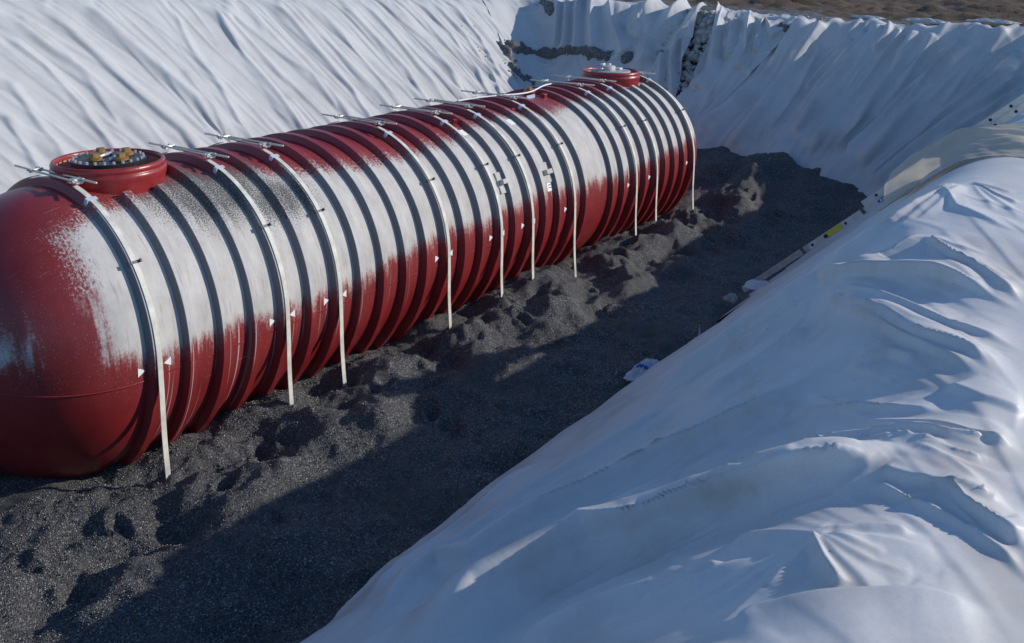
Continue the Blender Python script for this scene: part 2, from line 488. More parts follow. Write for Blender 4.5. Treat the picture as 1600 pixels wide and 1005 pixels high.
def tank_mat():
    m, nt, b, out = mat('red_gelcoat_dusty')
    sx = attr(nt, 'sx'); sp = attr(nt, 'sp'); du = attr(nt, 'dust'); gr = attr(nt, 'grit'); dr = attr(nt, 'drip'); uf = attr(nt, 'upf')
    def vec(kx, kp):
        c = nd(nt, 'ShaderNodeCombineXYZ')
        nt.links.new(math_(nt, 'MULTIPLY', sx, kx), c.inputs[0]); nt.links.new(math_(nt, 'MULTIPLY', sp, kp), c.inputs[1])
        return c.outputs[0]
    st = noise(nt, vec(9, 1.1), 1.0, 6, 0.62)
    st2 = noise(nt, vec(34, 2.6), 1.0, 4, 0.6)
    fi = noise(nt, vec(48, 26), 1.0, 5, 0.72)
    mid = noise(nt, vec(3.0, 1.6), 1.0, 4, 0.6)
    v = math_(nt, 'ADD', du, math_(nt, 'MULTIPLY', math_(nt, 'SUBTRACT', st, 0.5), math_(nt, 'SUBTRACT', 0.75, math_(nt, 'MULTIPLY', uf, 0.45))))
    v = math_(nt, 'ADD', v, math_(nt, 'MULTIPLY', math_(nt, 'SUBTRACT', st2, 0.5), 0.42))
    v = math_(nt, 'ADD', v, math_(nt, 'MULTIPLY', math_(nt, 'SUBTRACT', fi, 0.5), math_(nt, 'ADD', 0.5, math_(nt, 'MULTIPLY', uf, 1.0))))
    mask = smooth_(nt, v, -0.10, 0.24)
    mask = math_(nt, 'MULTIPLY', mask, math_(nt, 'ADD', 0.90, math_(nt, 'MULTIPLY', mid, 0.14)), clamp=True)
    # thin specks of dust out on the red
    mask = math_(nt, 'MULTIPLY', mask, math_(nt, 'SUBTRACT', 1.0, math_(nt, 'MULTIPLY', smooth_(nt, st2, 0.54, 0.70), 0.30)))
    scr = math_(nt, 'MULTIPLY', smooth_(nt, noise(nt, vec(2.0, 60), 1.0, 2, 0.5), 0.70, 0.74), smooth_(nt, mid, 0.5, 0.62))
    mask = math_(nt, 'MAXIMUM', mask, math_(nt, 'MULTIPLY', scr, 0.35))
    spk = math_(nt, 'MULTIPLY', smooth_(nt, noise(nt, vec(75, 48), 1.0, 3, 0.6), 0.63, 0.72), smooth_(nt, du, -0.75, -0.05))
    mask = math_(nt, 'MAXIMUM', mask, math_(nt, 'MULTIPLY', spk, 0.75))
    # thin dry film
    film = math_(nt, 'MULTIPLY', smooth_(nt, du, -0.9, 0.05), math_(nt, 'MULTIPLY', st, 0.15))
    # run marks
    run = math_(nt, 'MULTIPLY', smooth_(nt, noise(nt, vec(30, 0.25), 1.0, 3, 0.5), 0.60, 0.64), dr)
    mask = math_(nt, 'MAXIMUM', mask, math_(nt, 'MULTIPLY', run, 0.7))
    red = ramp(nt, noise(nt, vec(2.2, 2.2), 1.0, 5), [(0.3, (0.175, 0.012, 0.015)), (0.7, (0.245, 0.019, 0.021))])
    red = mix(nt, film, red, (0.45, 0.25, 0.22))
    cream = ramp(nt, noise(nt, vec(5, 2.5), 1.0, 6, 0.65), [(0.28, (0.41, 0.395, 0.365)), (0.72, (0.585, 0.57, 0.54))])
    cream = mix(nt, attr(nt, 'shade_tone'), (0.150, 0.155, 0.165), cream)   # dust greyed on the ribs' left faces: their shade painted in
    c = mix(nt, mask, red, cream)
    gn = noise(nt, vec(46, 46), 1.0, 4, 0.7)
    gn = noise(nt, vec(62, 62), 1.0, 3, 0.8)
    gm = smooth_(nt, math_(nt, 'ADD', math_(nt, 'ADD', gr, math_(nt, 'MULTIPLY', math_(nt, 'SUBTRACT', gn, 0.5), 5.5)),
                 math_(nt, 'MULTIPLY', math_(nt, 'SUBTRACT', st, 0.5), 1.2)), 0.55, 0.85)
    c = mix(nt, gm, c, ramp(nt, noise(nt, vec(90, 90), 1.0, 2), [(0.35, (0.03, 0.03, 0.03)), (0.65, (0.15, 0.15, 0.14))]))
    nt.links.new(c, b.inputs['Base Color'])
    anym = math_(nt, 'MAXIMUM', mask, gm)
    rg = math_(nt, 'ADD', 0.34, math_(nt, 'MULTIPLY', anym, 0.5))
    rg = math_(nt, 'ADD', rg, math_(nt, 'MULTIPLY', film, 0.5), clamp=True)
    nt.links.new(rg, b.inputs['Roughness'])
    b.inputs['Specular IOR Level'].default_value = 0.4
    h = math_(nt, 'ADD', math_(nt, 'MULTIPLY', mask, 0.4), math_(nt, 'MULTIPLY', gm, math_(nt, 'MULTIPLY', gn, 2.0)))
    h = math_(nt, 'ADD', h, math_(nt, 'MULTIPLY', noise(nt, vec(6, 6), 1.0, 3), 0.7))
    bump(nt, b, h, 0.35, 0.01)
    return m
M['tank'] = tank_mat()
M['red'] = simple('red_gelcoat', (0.23, 0.018, 0.022), 0.36, 0, 0.15, 6)
M['galv'] = simple('galvanised_steel', (0.62, 0.61, 0.56), 0.35, 0.75, 0.15, 30)
M['rod'] = simple('zinc_threaded_rod', (0.66, 0.62, 0.50), 0.35, 0.6, 0.2, 60)
M['band'] = simple('cream_strap_resin', (0.58, 0.56, 0.48), 0.6, 0, 0.25, 6)
M['clip'] = simple('pale_blue_clip', (0.50, 0.55, 0.66), 0.5, 0, 0.1, 10)
M['darkclip'] = simple('dark_steel_tab', (0.10, 0.10, 0.11), 0.5, 0.4, 0.2, 20)
M['white'] = simple('white_print', (0.82, 0.82, 0.80), 0.6, 0, 0.04, 10)
M['black'] = simple('black_steel_plate', (0.022, 0.023, 0.022), 0.38, 0.2, 0.4, 14)
M['brass'] = simple('rusty_brass_plug', (0.34, 0.19, 0.06), 0.45, 0.55, 0.4, 25)
M['bolt'] = simple('zinc_bolt', (0.62, 0.63, 0.64), 0.4, 0.7, 0.1, 30)
M['greylid'] = simple('grey_lid', (0.36, 0.36, 0.35), 0.6, 0.1, 0.2, 8)
M['alu'] = simple('ladder_aluminium', (0.58, 0.57, 0.57), 0.42, 0.55, 0.1, 10)
M['fibre'] = simple('ladder_rail_pinkish', (0.42, 0.36, 0.36), 0.5, 0.3, 0.15, 10)
M['hole'] = simple('rung_end_dark', (0.012, 0.012, 0.014), 0.7, 0, 0.2, 20)
M['yellow'] = simple('yellow_label', (0.60, 0.50, 0.03), 0.5, 0, 0.08, 20)
M['blue'] = simple('blue_print', (0.02, 0.07, 0.38), 0.5, 0, 0.1, 20)
M['rock'] = simple('grey_broken_rock', (0.34, 0.33, 0.31), 0.85, 0, 0.5, 5)
M['plastic'] = cloth_mat('white_plastic_film', (0.74, 0.75, 0.78), (0.62, 0.63, 0.66), trans=0.3, rough=0.3)
M['cord'] = simple('white_cord', (0.75, 0.75, 0.74), 0.5, 0, 0.05, 20)
M['bluepatch'] = simple('pale_blue_tape', (0.40, 0.50, 0.68), 0.5, 0, 0.1, 15)

# ------------------------------------------------------------------ ground with the pit
def graded(segs):
    out = []
    for a, b, st in segs: out.append(np.arange(a, b, st))
    return np.concatenate(out+[np.array([segs[-1][1]])])
gx = graded([(-500, -60, 55), (-60, -10, 5), (-10, 24, 0.13), (24, 62, 0.26), (62, 110, 3), (110, 700, 59)])
gy = graded([(-500, -60, 55), (-60, -14, 4), (-14, 11, 0.13), (11, 34, 0.3), (34, 80, 4), (80, 700, 62)])
GX, GY = np.meshgrid(gx, gy, indexing='ij')
GZ = pit_h(GX, GY)
out_w = sstep(19.3, 21.5, GX)*sstep(-40, -14, GY)
GZ = GZ+out_w*(0.12*fbm(GX*0.35, GY*0.35, 3, 4)+(0.06+0.16*sstep(21, 25, GX))*np.abs(fbm(GX*1.0, GY*0.8, 9, 3)))-0.02
inside = sstep(0.3, 1.0, ground_h(GX, GY)-GZ)
GZ = GZ+inside*0.05*fbm(GX*0.9, GY*0.9, 12, 4)-inside*0.12
gm_ = mesh_from(np.stack([GX, GY, GZ], -1).reshape(-1, 3), grid_faces(len(gx), len(gy)), 'ground')
ground = link('ground', gm_, M['soil']); tag(ground, kind='structure')

# ------------------------------------------------------------------ gravel bed in the pit
def gravel_h(x, y):
    z = -1.16+0.04*perl(x*0.35, y*0.35, 2)
    z = z-0.17*sstep(1.2, -0.6, x)
    z = z+0.75*sstep(12.4, 16.2, x+0.25*perl(y*0.5, x*0.2, 4))*(0.6+0.4*sstep(-4.5, -1.0, y))
    z = z+0.12*sstep(2.0, 5.0, x)*np.exp(-((y+2.2)/0.7)**2)
    z = z-0.12*sstep(-3.0, -4.6, y)
    # trodden heaps along the tank
    near = np.exp(-((np.abs(y)-2.25)/1.05)**2)
    lump = 0.29*perl(x*1.0, y*1.15, 21)+0.13*perl(x*2.2+0.3*y, y*2.1, 22)+0.05*np.abs(perl(x*4.6, y*4.4, 26))
    rid = (1-np.abs(perl(x*1.7, y*2.1, 23))*2)
    z = z+(0.30+0.70*near)*lump+near*0.05*rid
    z = z+0.034*fbm(x*3.6, y*3.6, 24, 4, 0.55)
    # rake lines and slides towards the bank
    far = sstep(-2.4, -3.2, y)
    z = z+far*0.05*fbm(x*1.6+y*1.4, (x-y)*0.45, 25, 3)
    z = z-0.13*np.exp(-((x-0.05)**2+(y+1.85)**2)/0.30)
    return z
FOOT = []
_r = np.random.RandomState(11)
for k in range(75):
    fx_ = _r.uniform(-2.5, 14.0); fy_ = -1.75-abs(_r.normal(0, 0.62))
    FOOT.append((fx_, max(fy_, -3.3), _r.uniform(0.10, 0.19), _r.uniform(0.06, 0.10), _r.uniform(0, math.pi), _r.uniform(0.05, 0.11)))
def gravel_full(x, y):
    z = gravel_h(x, y)
    for (fx_, fy_, a, b, th, dp) in FOOT:
        m = (np.abs(x-fx_) < 0.6) & (np.abs(y-fy_) < 0.6)
        if not np.any(m): continue
        dx = x[m]-fx_; dy = y[m]-fy_
        u = dx*math.cos(th)+dy*math.sin(th); v = -dx*math.sin(th)+dy*math.cos(th)
        q = np.sqrt((u/a)**2+(v/b)**2)
        z[m] += -dp*np.exp(-q**3)+0.35*dp*np.exp(-((q-1.45)/0.35)**2)
    return z
bx_ = graded([(-9.5, 6, 0.035), (6, 17.6, 0.05)])
by_ = graded([(-5.6, -0.9, 0.035), (-0.9, 5.0, 0.12)])
BX, BY = np.meshgrid(bx_, by_, indexing='ij')
BZ = gravel_full(BX.ravel().copy(), BY.ravel().copy()).reshape(BX.shape)
bed = link('gravel_bed', mesh_from(np.stack([BX, BY, BZ], -1).reshape(-1, 3), grid_faces(len(bx_), len(by_)), 'gravel_bed'), M['gravel'])
tag(bed, kind='structure')

# loose grains lying on the bed
def rocks_mesh(P, R, seed, sub=0, squash=0.75):
    rs = np.random.RandomState(seed); n = len(P)
    base = np.array([(1, 0, 0), (-1, 0, 0), (0, 1, 0), (0, -1, 0), (0, 0, 1), (0, 0, -1)], float)
    fc = np.array([(0, 2, 4), (2, 1, 4), (1, 3, 4), (3, 0, 4), (2, 0, 5), (1, 2, 5), (3, 1, 5), (0, 3, 5)])
    if sub:
        vs = [tuple(v) for v in base]; fs = []; mp = {}
        def md(a, b):
            k = (min(a, b), max(a, b))
            if k not in mp:
                v = np.array(vs[a])+np.array(vs[b]); v /= np.linalg.norm(v); vs.append(tuple(v)); mp[k] = len(vs)-1
            return mp[k]
        for a, b, c in fc:
            x, y, z = md(a, b), md(b, c), md(c, a); fs += [(a, x, z), (x, b, y), (z, y, c), (x, y, z)]
        base = np.array(vs); fc = np.array(fs)
    k = len(base)
    V = base[None]*(1+rs.uniform(-0.35, 0.35, (n, k, 1)))*np.asarray(R)[:, None, None]
    V[:, :, 2] *= squash
    a = rs.uniform(0, 2*np.pi, n); t = rs.uniform(-0.7, 0.7, n)
    c, s = np.cos(t)[:, None], np.sin(t)[:, None]
    y2 = V[:, :, 1]*c-V[:, :, 2]*s; z2 = V[:, :, 1]*s+V[:, :, 2]*c
    c, s = np.cos(a)[:, None], np.sin(a)[:, None]
    V = np.stack([V[:, :, 0]*c-y2*s, V[:, :, 0]*s+y2*c, z2], -1)+np.asarray(P)[:, None, :]
    Fc = (fc[None]+np.arange(n)[:, None, None]*k).reshape(-1, 3)
    return mesh_from(V.reshape(-1, 3), Fc)
rs = np.random.RandomState(3)
n = 46000
px = -3.2+9.5*rs.rand(n)**1.35; py = rs.uniform(-5.0, -0.9, n)
pz = gravel_full(px.copy(), py.copy())
gr = link('loose_gravel', rocks_mesh(np.stack([px, py, pz+0.002], -1), rs.uniform(0.005, 0.011, n)*(1+0.6*(rs.rand(n) > 0.975)), 4), M['grain'], smooth=False)
tag(gr, 'loose black gravel grains strewn over the pit floor beside the tank', 'gravel', kind='stuff')

# ------------------------------------------------------------------ geotextile sheets
def resample(pts, n):
    pts = np.asarray(pts, float); L = np.concatenate([[0], np.cumsum(np.linalg.norm(np.diff(pts, axis=0), axis=1))])
    # smooth the polyline a little
    t = np.linspace(0, L[-1], n)
    o = np.stack([np.interp(t, L, pts[:, k]) for k in range(pts.shape[1])], -1)
    w = max(1, n//14); ker = np.ones(2*w+1)/(2*w+1)
    pad = np.concatenate([o[:1]+(o[:1]-o[1:w+1][::-1]), o, o[-1:]+(o[-1:]-o[-w-1:-1][::-1])])
    return np.stack([np.convolve(pad[:, k], ker, 'valid') for k in range(o.shape[1])], -1)
def wrinkle(c, t, seed, octs):
    """folds running along t, alternating across c: (amplitude, across size, along size, crispness)"""
    d = 0
    for k, (a, wc, wt, cr) in enumerate(octs):
        n_ = perl(c/wc, t/wt, seed+3*k)
        r_ = 1-np.sqrt(n_*n_*4+0.02*(1-cr)+0.002)
        md = 0.5+0.5*np.clip(1.6*perl(c/(wc*3.1), t/(wt*0.9), seed+40+k)+0.35, -1, 1)
        d = d+a*md*(cr*r_+(1-cr)*1.4*n_)
    return d
def sheet(name, m, X, Y, disp, lift=0.03, zoff=None):
    nrm = pit_n(X, Y)
    Z = pit_h(X, Y)
    P = np.stack([X, Y, Z], -1)+nrm*(lift+disp)[..., None]
    if zoff is not None: P[..., 2] += zoff
    me = mesh_from(P.reshape(-1, 3), grid_faces(X.shape[0], X.shape[1]), name)
    return link(name, me, m)

#BACK-FOLDS-BEGIN
BACKF = [
    ([(3.24, 7.19), (3.64, 6.65), (3.89, 5.96), (3.98, 5.39)], 0.13),
    ([(3.43, 7.5), (3.76, 7.11), (4.21, 6.61), (4.54, 6.1), (4.88, 5.59)], 0.12),
    ([(4.12, 7.59), (4.45, 7.25), (4.73, 6.73), (5.06, 6.1), (5.49, 5.41), (5.55, 5.13)], 0.12),
    ([(5.02, 7.63), (5.3, 7.26), (5.51, 6.9), (5.76, 6.49), (6.16, 5.89)], 0.11),
    ([(6.96, 7.57), (6.85, 7.13), (6.77, 6.65), (6.89, 6.05), (6.86, 5.64), (6.79, 5.19)], 0.11),
    ([(7.96, 7.62), (7.93, 7.09), (7.94, 6.51), (8.09, 5.82), (8.15, 5.32), (8.15, 5.14)], 0.13),
    ([(7.96, 7.62), (8.14, 7.14), (8.37, 6.42), (8.74, 5.76), (9.0, 5.16)], 0.11),
    ([(8.04, 7.62), (8.47, 7.13), (8.9, 6.51), (9.52, 5.88), (9.6, 5.28)], 0.09),
    ([(9.52, 7.59), (9.76, 7.13), (9.94, 6.51), (10.21, 5.68), (10.14, 5.23)], 0.15),
    ([(10.17, 7.58), (10.45, 6.83), (10.63, 5.99), (10.9, 5.35)], 0.09),
    ([(11.69, 7.53), (11.98, 6.75), (12.33, 5.92), (12.23, 5.21)], 0.14),
    ([(12.57, 7.52), (12.78, 6.63), (12.95, 5.73), (12.95, 5.21)], 0.10),
    ([(13.38, 7.49), (13.68, 6.66), (13.85, 5.73), (13.72, 5.21)], 0.10),
    ([(14.49, 7.47), (14.92, 6.6), (14.83, 5.65), (14.7, 5.12)], 0.13),
    ([(15.14, 7.45), (15.45, 6.57), (15.38, 5.52), (15.17, 5.15)], 0.14),
    ([(15.82, 7.44), (16.03, 6.46), (15.68, 5.42)], 0.13),
    ([(2.86, 6.56), (2.96, 6.2), (3.04, 5.71), (3.1, 5.46)], 0.10),
    ([(2.55, 6.05), (2.6, 5.62), (2.61, 5.2)], 0.10),
    ([(8.72, 7.61), (9.05, 6.77), (9.34, 6.09)], 0.07),
    ([(10.76, 7.56), (11.04, 6.58), (11.28, 5.79)], 0.08),
    ([(3.65, 7.6), (4.01, 7.05), (4.28, 6.44)], 0.07),
    ([(6.31, 6.45), (6.43, 5.86), (6.39, 5.35)], 0.07),
    ([(5.77, 6.77), (5.93, 5.97), (6.07, 5.33)], 0.06),
    ([(8.28, 5.74), (8.31, 5.49), (8.26, 5.16)], 0.08),
]
ENDF = [
    ([(19.26, -1.67), (18.26, -1.38), (17.2, -0.8), (16.39, -0.21)], 0.12),
    ([(19.16, -2.14), (18.07, -1.89), (17.04, -1.48), (16.13, -1.13)], 0.16),
    ([(18.64, -2.25), (17.7, -2.13), (16.56, -1.78)], 0.08),
    ([(18.85, -3.01), (18.11, -2.46), (17.63, -2.24)], 0.08),
    ([(19.17, -3.63), (18.4, -3.18), (17.53, -2.7), (16.63, -2.41)], 0.12),
    ([(19.2, -4.02), (18.13, -3.67), (17.22, -3.29), (16.33, -2.85)], 0.10),
    ([(19.12, -4.43), (18.09, -4.15), (17.12, -3.72), (16.4, -3.45)], 0.12),
    ([(19.01, -5.44), (18.07, -4.76), (17.17, -4.16), (16.36, -3.69)], 0.10),
    ([(19.3, -6.31), (18.27, -5.5), (17.14, -4.61), (16.19, -3.98)], 0.10),
    ([(18.8, -6.76), (17.88, -5.89), (16.92, -5.05), (15.96, -4.28)], 0.10),
    ([(18.3, -6.88), (17.46, -6.07), (16.63, -5.27), (15.71, -4.51)], 0.16),
    ([(18.03, -6.93), (17.13, -6.02), (16.29, -5.23), (15.64, -4.74)], 0.10),
    ([(17.5, -7.03), (16.68, -6.18), (13.64, -5.86)], 0.10),
    ([(19.04, -4.76), (18.12, -4.44), (17.15, -4.01)], 0.07),
    ([(18.81, -5.93), (17.89, -5.18), (16.92, -4.47)], 0.06),
    ([(19.04, -3.27), (18.3, -2.89), (17.58, -2.51)], 0.07),
    ([(19.25, -3.77), (18.89, -3.72), (18.57, -3.51)], 0.09),
]
CORNF = [
    ([(19.48, 5.94), (18.71, 5.46), (18.07, 5.12)], 0.12),
    ([(19.52, 5.66), (18.72, 5.17), (18.09, 4.82)], 0.13),
    ([(19.59, 5.34), (18.74, 4.81), (18.03, 4.41)], 0.13),
    ([(19.96, 5.09), (18.77, 4.31), (18.07, 3.82)], 0.16),
    ([(19.5, 4.25), (18.72, 3.56), (18.05, 2.84)], 0.12),
    ([(22.15, 3.33), (19.08, 2.91), (18.56, 3.14)], 0.13),
    ([(21.15, 2.2), (18.98, 2.01), (18.35, 2.28), (17.76, 2.15)], 0.16),
    ([(24.11, 2.76), (19.14, 1.28), (18.57, 1.49), (17.98, 1.37), (17.05, 0.83)], 0.14),
    ([(18.21, 1.8), (17.17, 1.33)], 0.10),
    ([(18.58, 1.33), (16.86, 0.42)], 0.16),
]
TORNF = [
    ([(20.07, 1.2), (18.45, 0.74), (17.62, 0.7)], 0.16),
    ([(19.39, 0.61), (18.48, 0.37), (17.91, 0.18), (17.33, 0.36)], 0.16),
    ([(19.28, -0.21), (18.37, -0.53), (17.88, -0.48)], 0.14),
    ([(19.17, -0.63), (18.3, -0.74)], 0.14),
    ([(19.17, -0.63), (18.73, -1.09)], 0.10),
    ([(19.11, 0.1), (18.66, 0.08), (18.17, -0.11)], 0.10),
]
SPILL = [[(17.06, 6.2), (17.6, 5.9), (17.88, 5.42), (18.08, 4.47), (18.05, 3.21), (17.98, 2.68)], [(16.68, 6.11), (16.6, 5.65), (16.79, 5.07)], [(19.38, 6.44), (19.01, 5.78)], [(18.96, -1.15), (18.92, -1.4)]]
#BACK-FOLDS-END
# back bank, in the sun
def back_dir(x, y):
    k = 0.42+0.42*sstep(7.5, 4.5, x)-0.30*np.exp(-((x-8.0)/1.2)**2)+0.25*perl(x*0.5, y*0.4, 35)
    n_ = np.hypot(1, k); return 1/n_, k/n_
def back_slack(x, y): return 0.015*np.clip(1+0.8*perl(x*0.35, y*0.3, 36)+0.5*sstep(12, 15, x), 0.3, 2.4)+0.004
def back_seed(x, y):
    f = np.zeros_like(x)
    for pts, amp in BACKF:
        pts = pts+[(pts[-1][0]+0.5*(pts[-1][0]-pts[-2][0]), pts[-1][1]-0.9)]
        f = f+stroke(x, y, pts, amp*0.45, 0.10, 0.08, 0, 0.1)
    r_ = np.random.RandomState(23)
    for k in range(70):
        xa = r_.uniform(-0.5, 18.3); ya = r_.uniform(4.6, 8.2); l = r_.uniform(0.8, 3.0); a = r_.normal(-1.1, 0.14)
        m_ = (np.abs(x-xa) < l) & (np.abs(y-ya) < l)
        if m_.any(): f[m_] += stroke(x[m_], y[m_], [(xa-l/2*math.cos(a), ya-l/2*math.sin(a)), (xa+l/2*math.cos(a), ya+l/2*math.sin(a))], r_.uniform(0.012, 0.035), 0.06, 0.06, 0, 0.3)
    return f
def back_extra(x, y):
    f = np.zeros_like(x); bk = []
    for pts, amp in BACKF:
        pts = pts+[(pts[-1][0]+0.5*(pts[-1][0]-pts[-2][0]), pts[-1][1]-0.9)]
        f = f+0.34*stroke(x, y, pts, amp, 0.09, 0.034, 3, 0.12); bk.append((pts, amp*0.22))
    f = f+facets(x, y, bk, 0.1)
    th = lambda a, b, r: -math.pi/2+0.36+0.3*float(sstep(7.5, 4.5, np.array(a)))+r.normal(0, 0.10)
    rf = np.random.RandomState(23)
    f = f+random_creases(x, y, rf, 260, (1.0, 18.5), (4.4, 8.3), th, (1.2, 4.5), (0.012, 0.034), (0.03, 0.06), (0.014, 0.026))
    f = f+random_creases(x, y, rf, 90, (1.0, 18.5), (4.2, 5.6), th, (0.3, 1.1), (0.012, 0.035), (0.03, 0.07), (0.02, 0.035))
    f = f+random_creases(x, y, rf, 70, (13.0, 18.5), (4.4, 8.3), th, (0.9, 3.6), (0.015, 0.045), (0.04, 0.08), (0.02, 0.04))
    return soften(f, 1)
def back_keep(x, y): return x < 17.2+0.30*(y-3.6)+0.25*perl(y*1.3, y*0, 31)+0.10*perl(y*4.1, y*0, 32)
s1 = settled('geotextile_sheet', M['cloth'], (-1.4, 19.0, 3.3, 8.7), 0.19, 3, back_slack, back_dir, back_seed, [40, 50, 45], 0.00010, 0.05, back_keep, extra=back_extra)
tag(s1, 'long sunlit white geotextile sheet pleated down the bank behind the red tank', 'geotextile', 'geotextile sheets lining the pit')

def bilinear(top, bot, nu, nv, mid=None):
    T = resample(top, nu); B = resample(bot, nu)
    v = np.linspace(0, 1, nv)[None, :, None]
    if mid is None: P = B[:, None]*(1-v)+T[:, None]*v
    else:
        Mi = resample(mid, nu)
        P = B[:, None]*((1-v)*(1-2*v))+Mi[:, None]*(4*v*(1-v))+T[:, None]*(v*(2*v-1))
    return P[..., 0], P[..., 1]

# corner sheet hanging between back bank and end wall
X, Y = bilinear([(18.0, 8.2), (19.6, 7.6), (20.9, 4.8), (20.2, 2.4), (19.9, 1.35)], [(15.8, 4.4), (17.0, 3.2), (16.9, 1.9), (16.5, 0.75)], 330, 170)
U, V = np.meshgrid(np.linspace(0, 1, 330), np.linspace(0, 1, 170), indexing='ij')
c = U*6.0+0.35*V*perl(U*2, V*2, 71)
d = wrinkle(c, V*4, 72, [(0.16, 0.62, 5.0, 0.5), (0.08, 0.28, 3.6, 0.6), (0.03, 0.12, 2.0, 0.5)])+0.14
d = d*0.6
d = soften(0.6*d+facets(X, Y, [(p_, a_*1.8) for p_, a_ in CORNF], 0.05), 1)
s2 = sheet('geotextile_sheet', M['cloth'], X, Y, d)
tag(s2, 'shaded white geotextile curtain in the far corner behind the far riser collar', 'geotextile', 'geotextile sheets lining the pit')

# torn sheet beside the rubble gap
X, Y = bilinear([(19.75, 1.0), (19.6, 0.2), (19.3, -1.7)], [(16.55, 0.85), (16.5, 0.5), (16.45, 0.0)], 230, 170, mid=[(18.2, 0.58), (18.0, 0.1), (17.9, -0.85)])
U, V = np.meshgrid(np.linspace(0, 1, 230), np.linspace(0, 1, 170), indexing='ij')
c = U*2.6+0.3*perl(U*2.4, V*2.2, 81)
d = wrinkle(c, V*3.4, 82, [(0.20, 0.55, 2.4, 0.5), (0.09, 0.26, 1.5, 0.6), (0.03, 0.11, 0.9, 0.5)])+0.16
d = d+0.09*sstep(0.5, 0.9, V)*fbm(U*9, V*7, 85, 3)
d = d*0.75
d = soften(0.6*d+facets(X, Y, [(p_, a_*1.8) for p_, a_ in TORNF], 0.05), 1)
s3 = sheet('geotextile_sheet', M['cloth'], X, Y, d, lift=0.05)
tag(s3, 'crumpled torn white geotextile piece on the end wall beside the rubble gap', 'geotextile', 'geotextile sheets lining the pit')

# end wall and far right corner, in shade
def end_dir(x, y):
    t_ = sstep(-2.5, -6.5, y); a = 0.30+0.36*t_; b = 0.95-0.20*t_
    w_ = sstep(15.4, 13.6, x); a = a+(1.0-a)*w_; b = b+(0.12-b)*w_
    n_ = np.hypot(a, b); return a/n_, b/n_
def end_slack(x, y): return 0.048*np.clip(1+0.7*perl(x*0.4, y*0.5, 37), 0.3, 2)*sstep(10.5, 14.0, x)+0.003
def end_seed(x, y):
    f = np.zeros_like(x)
    for pts, amp in ENDF: f = f+stroke(x, y, pts, amp*0.6, 0.12, 0.10, 0, 0.08)
    r_ = np.random.RandomState(29)
    for k in range(45):
        xa = r_.uniform(15.8, 19.2); ya = r_.uniform(-7.0, 0.6); l = r_.uniform(0.8, 2.6); a = math.atan2(-0.35-0.12*max(0, -ya-3), 1.0)+r_.normal(0, 0.12)
        m_ = (np.abs(x-xa) < l) & (np.abs(y-ya) < l)
        if m_.any(): f[m_] += stroke(x[m_], y[m_], [(xa-l/2*math.cos(a), ya-l/2*math.sin(a)), (xa+l/2*math.cos(a), ya+l/2*math.sin(a))], r_.uniform(0.02, 0.045), 0.07, 0.07, 0, 0.3)
    return f
def end_extra(x, y):
    f = facets(x, y, [(p_, a_*0.8) for p_, a_ in ENDF], 0.06)
    for pts, amp in ENDF: f = f+0.75*stroke(x, y, pts, amp, 0.05, 0.06, 3, 0.08)
    rf = np.random.RandomState(31)
    f = f+random_creases(x, y, rf, 110, (15.6, 19.4), (-7.5, 0.6), lambda a, b, r: math.atan2(-0.35-0.12*max(0, -b-3), 1.0)+r.normal(0, 0.10), (0.9, 3.2), (0.025, 0.075), (0.03, 0.055), (0.03, 0.055))
    return soften(f, 1)
def end_keep(x, y):
    a = y < -0.9+(19.6-x)*0.66+0.10*perl(x*2, x*0, 38)
    b = x < 19.45+0.30*fbm(y*1.5, y*0, 96, 4)
    return a & b
s4 = settled('geotextile_sheet', M['cloth'], (7.7, 19.9, -9.0, 1.4), 0.20, 3, end_slack, end_dir, end_seed, [40, 50, 45], 0.00004, 0.04, end_keep, extra=end_extra)
tag(s4, 'blue shaded white geotextile sheet covering the end wall right of the tank', 'geotextile', 'geotextile sheets lining the pit')

# soiled under-sheet showing along the foot of the near bank
nu, nv = 420, 60
X, Y = bilinear([(3.0, -5.4), (5.0, -5.4), (7.9, -5.5)], [(3.0, -4.75), (3.8, -4.66), (5.2, -4.50), (6.6, -4.62), (7.9, -4.64)], nu, nv)
U, V = np.meshgrid(np.linspace(0, 1, nu), np.linspace(0, 1, nv), indexing='ij')
d = 0.5*wrinkle(V*1.6+0.4*perl(U*5, V*2, 101), U*11, 102, [(0.05, 0.5, 3.0, 0.5), (0.02, 0.2, 1.5, 0.5)])-0.02
Y = Y+0.10*sstep(0.25, 0.0, V)*fbm(U*11, V*0, 104, 3)
s5 = sheet('geotextile_sheet', M['cloth_grey'], X, Y, d, lift=0.02)
tag(s5, 'soiled greyish under-sheet peeking out at the foot of the near bank', 'geotextile', 'geotextile sheets lining the pit')

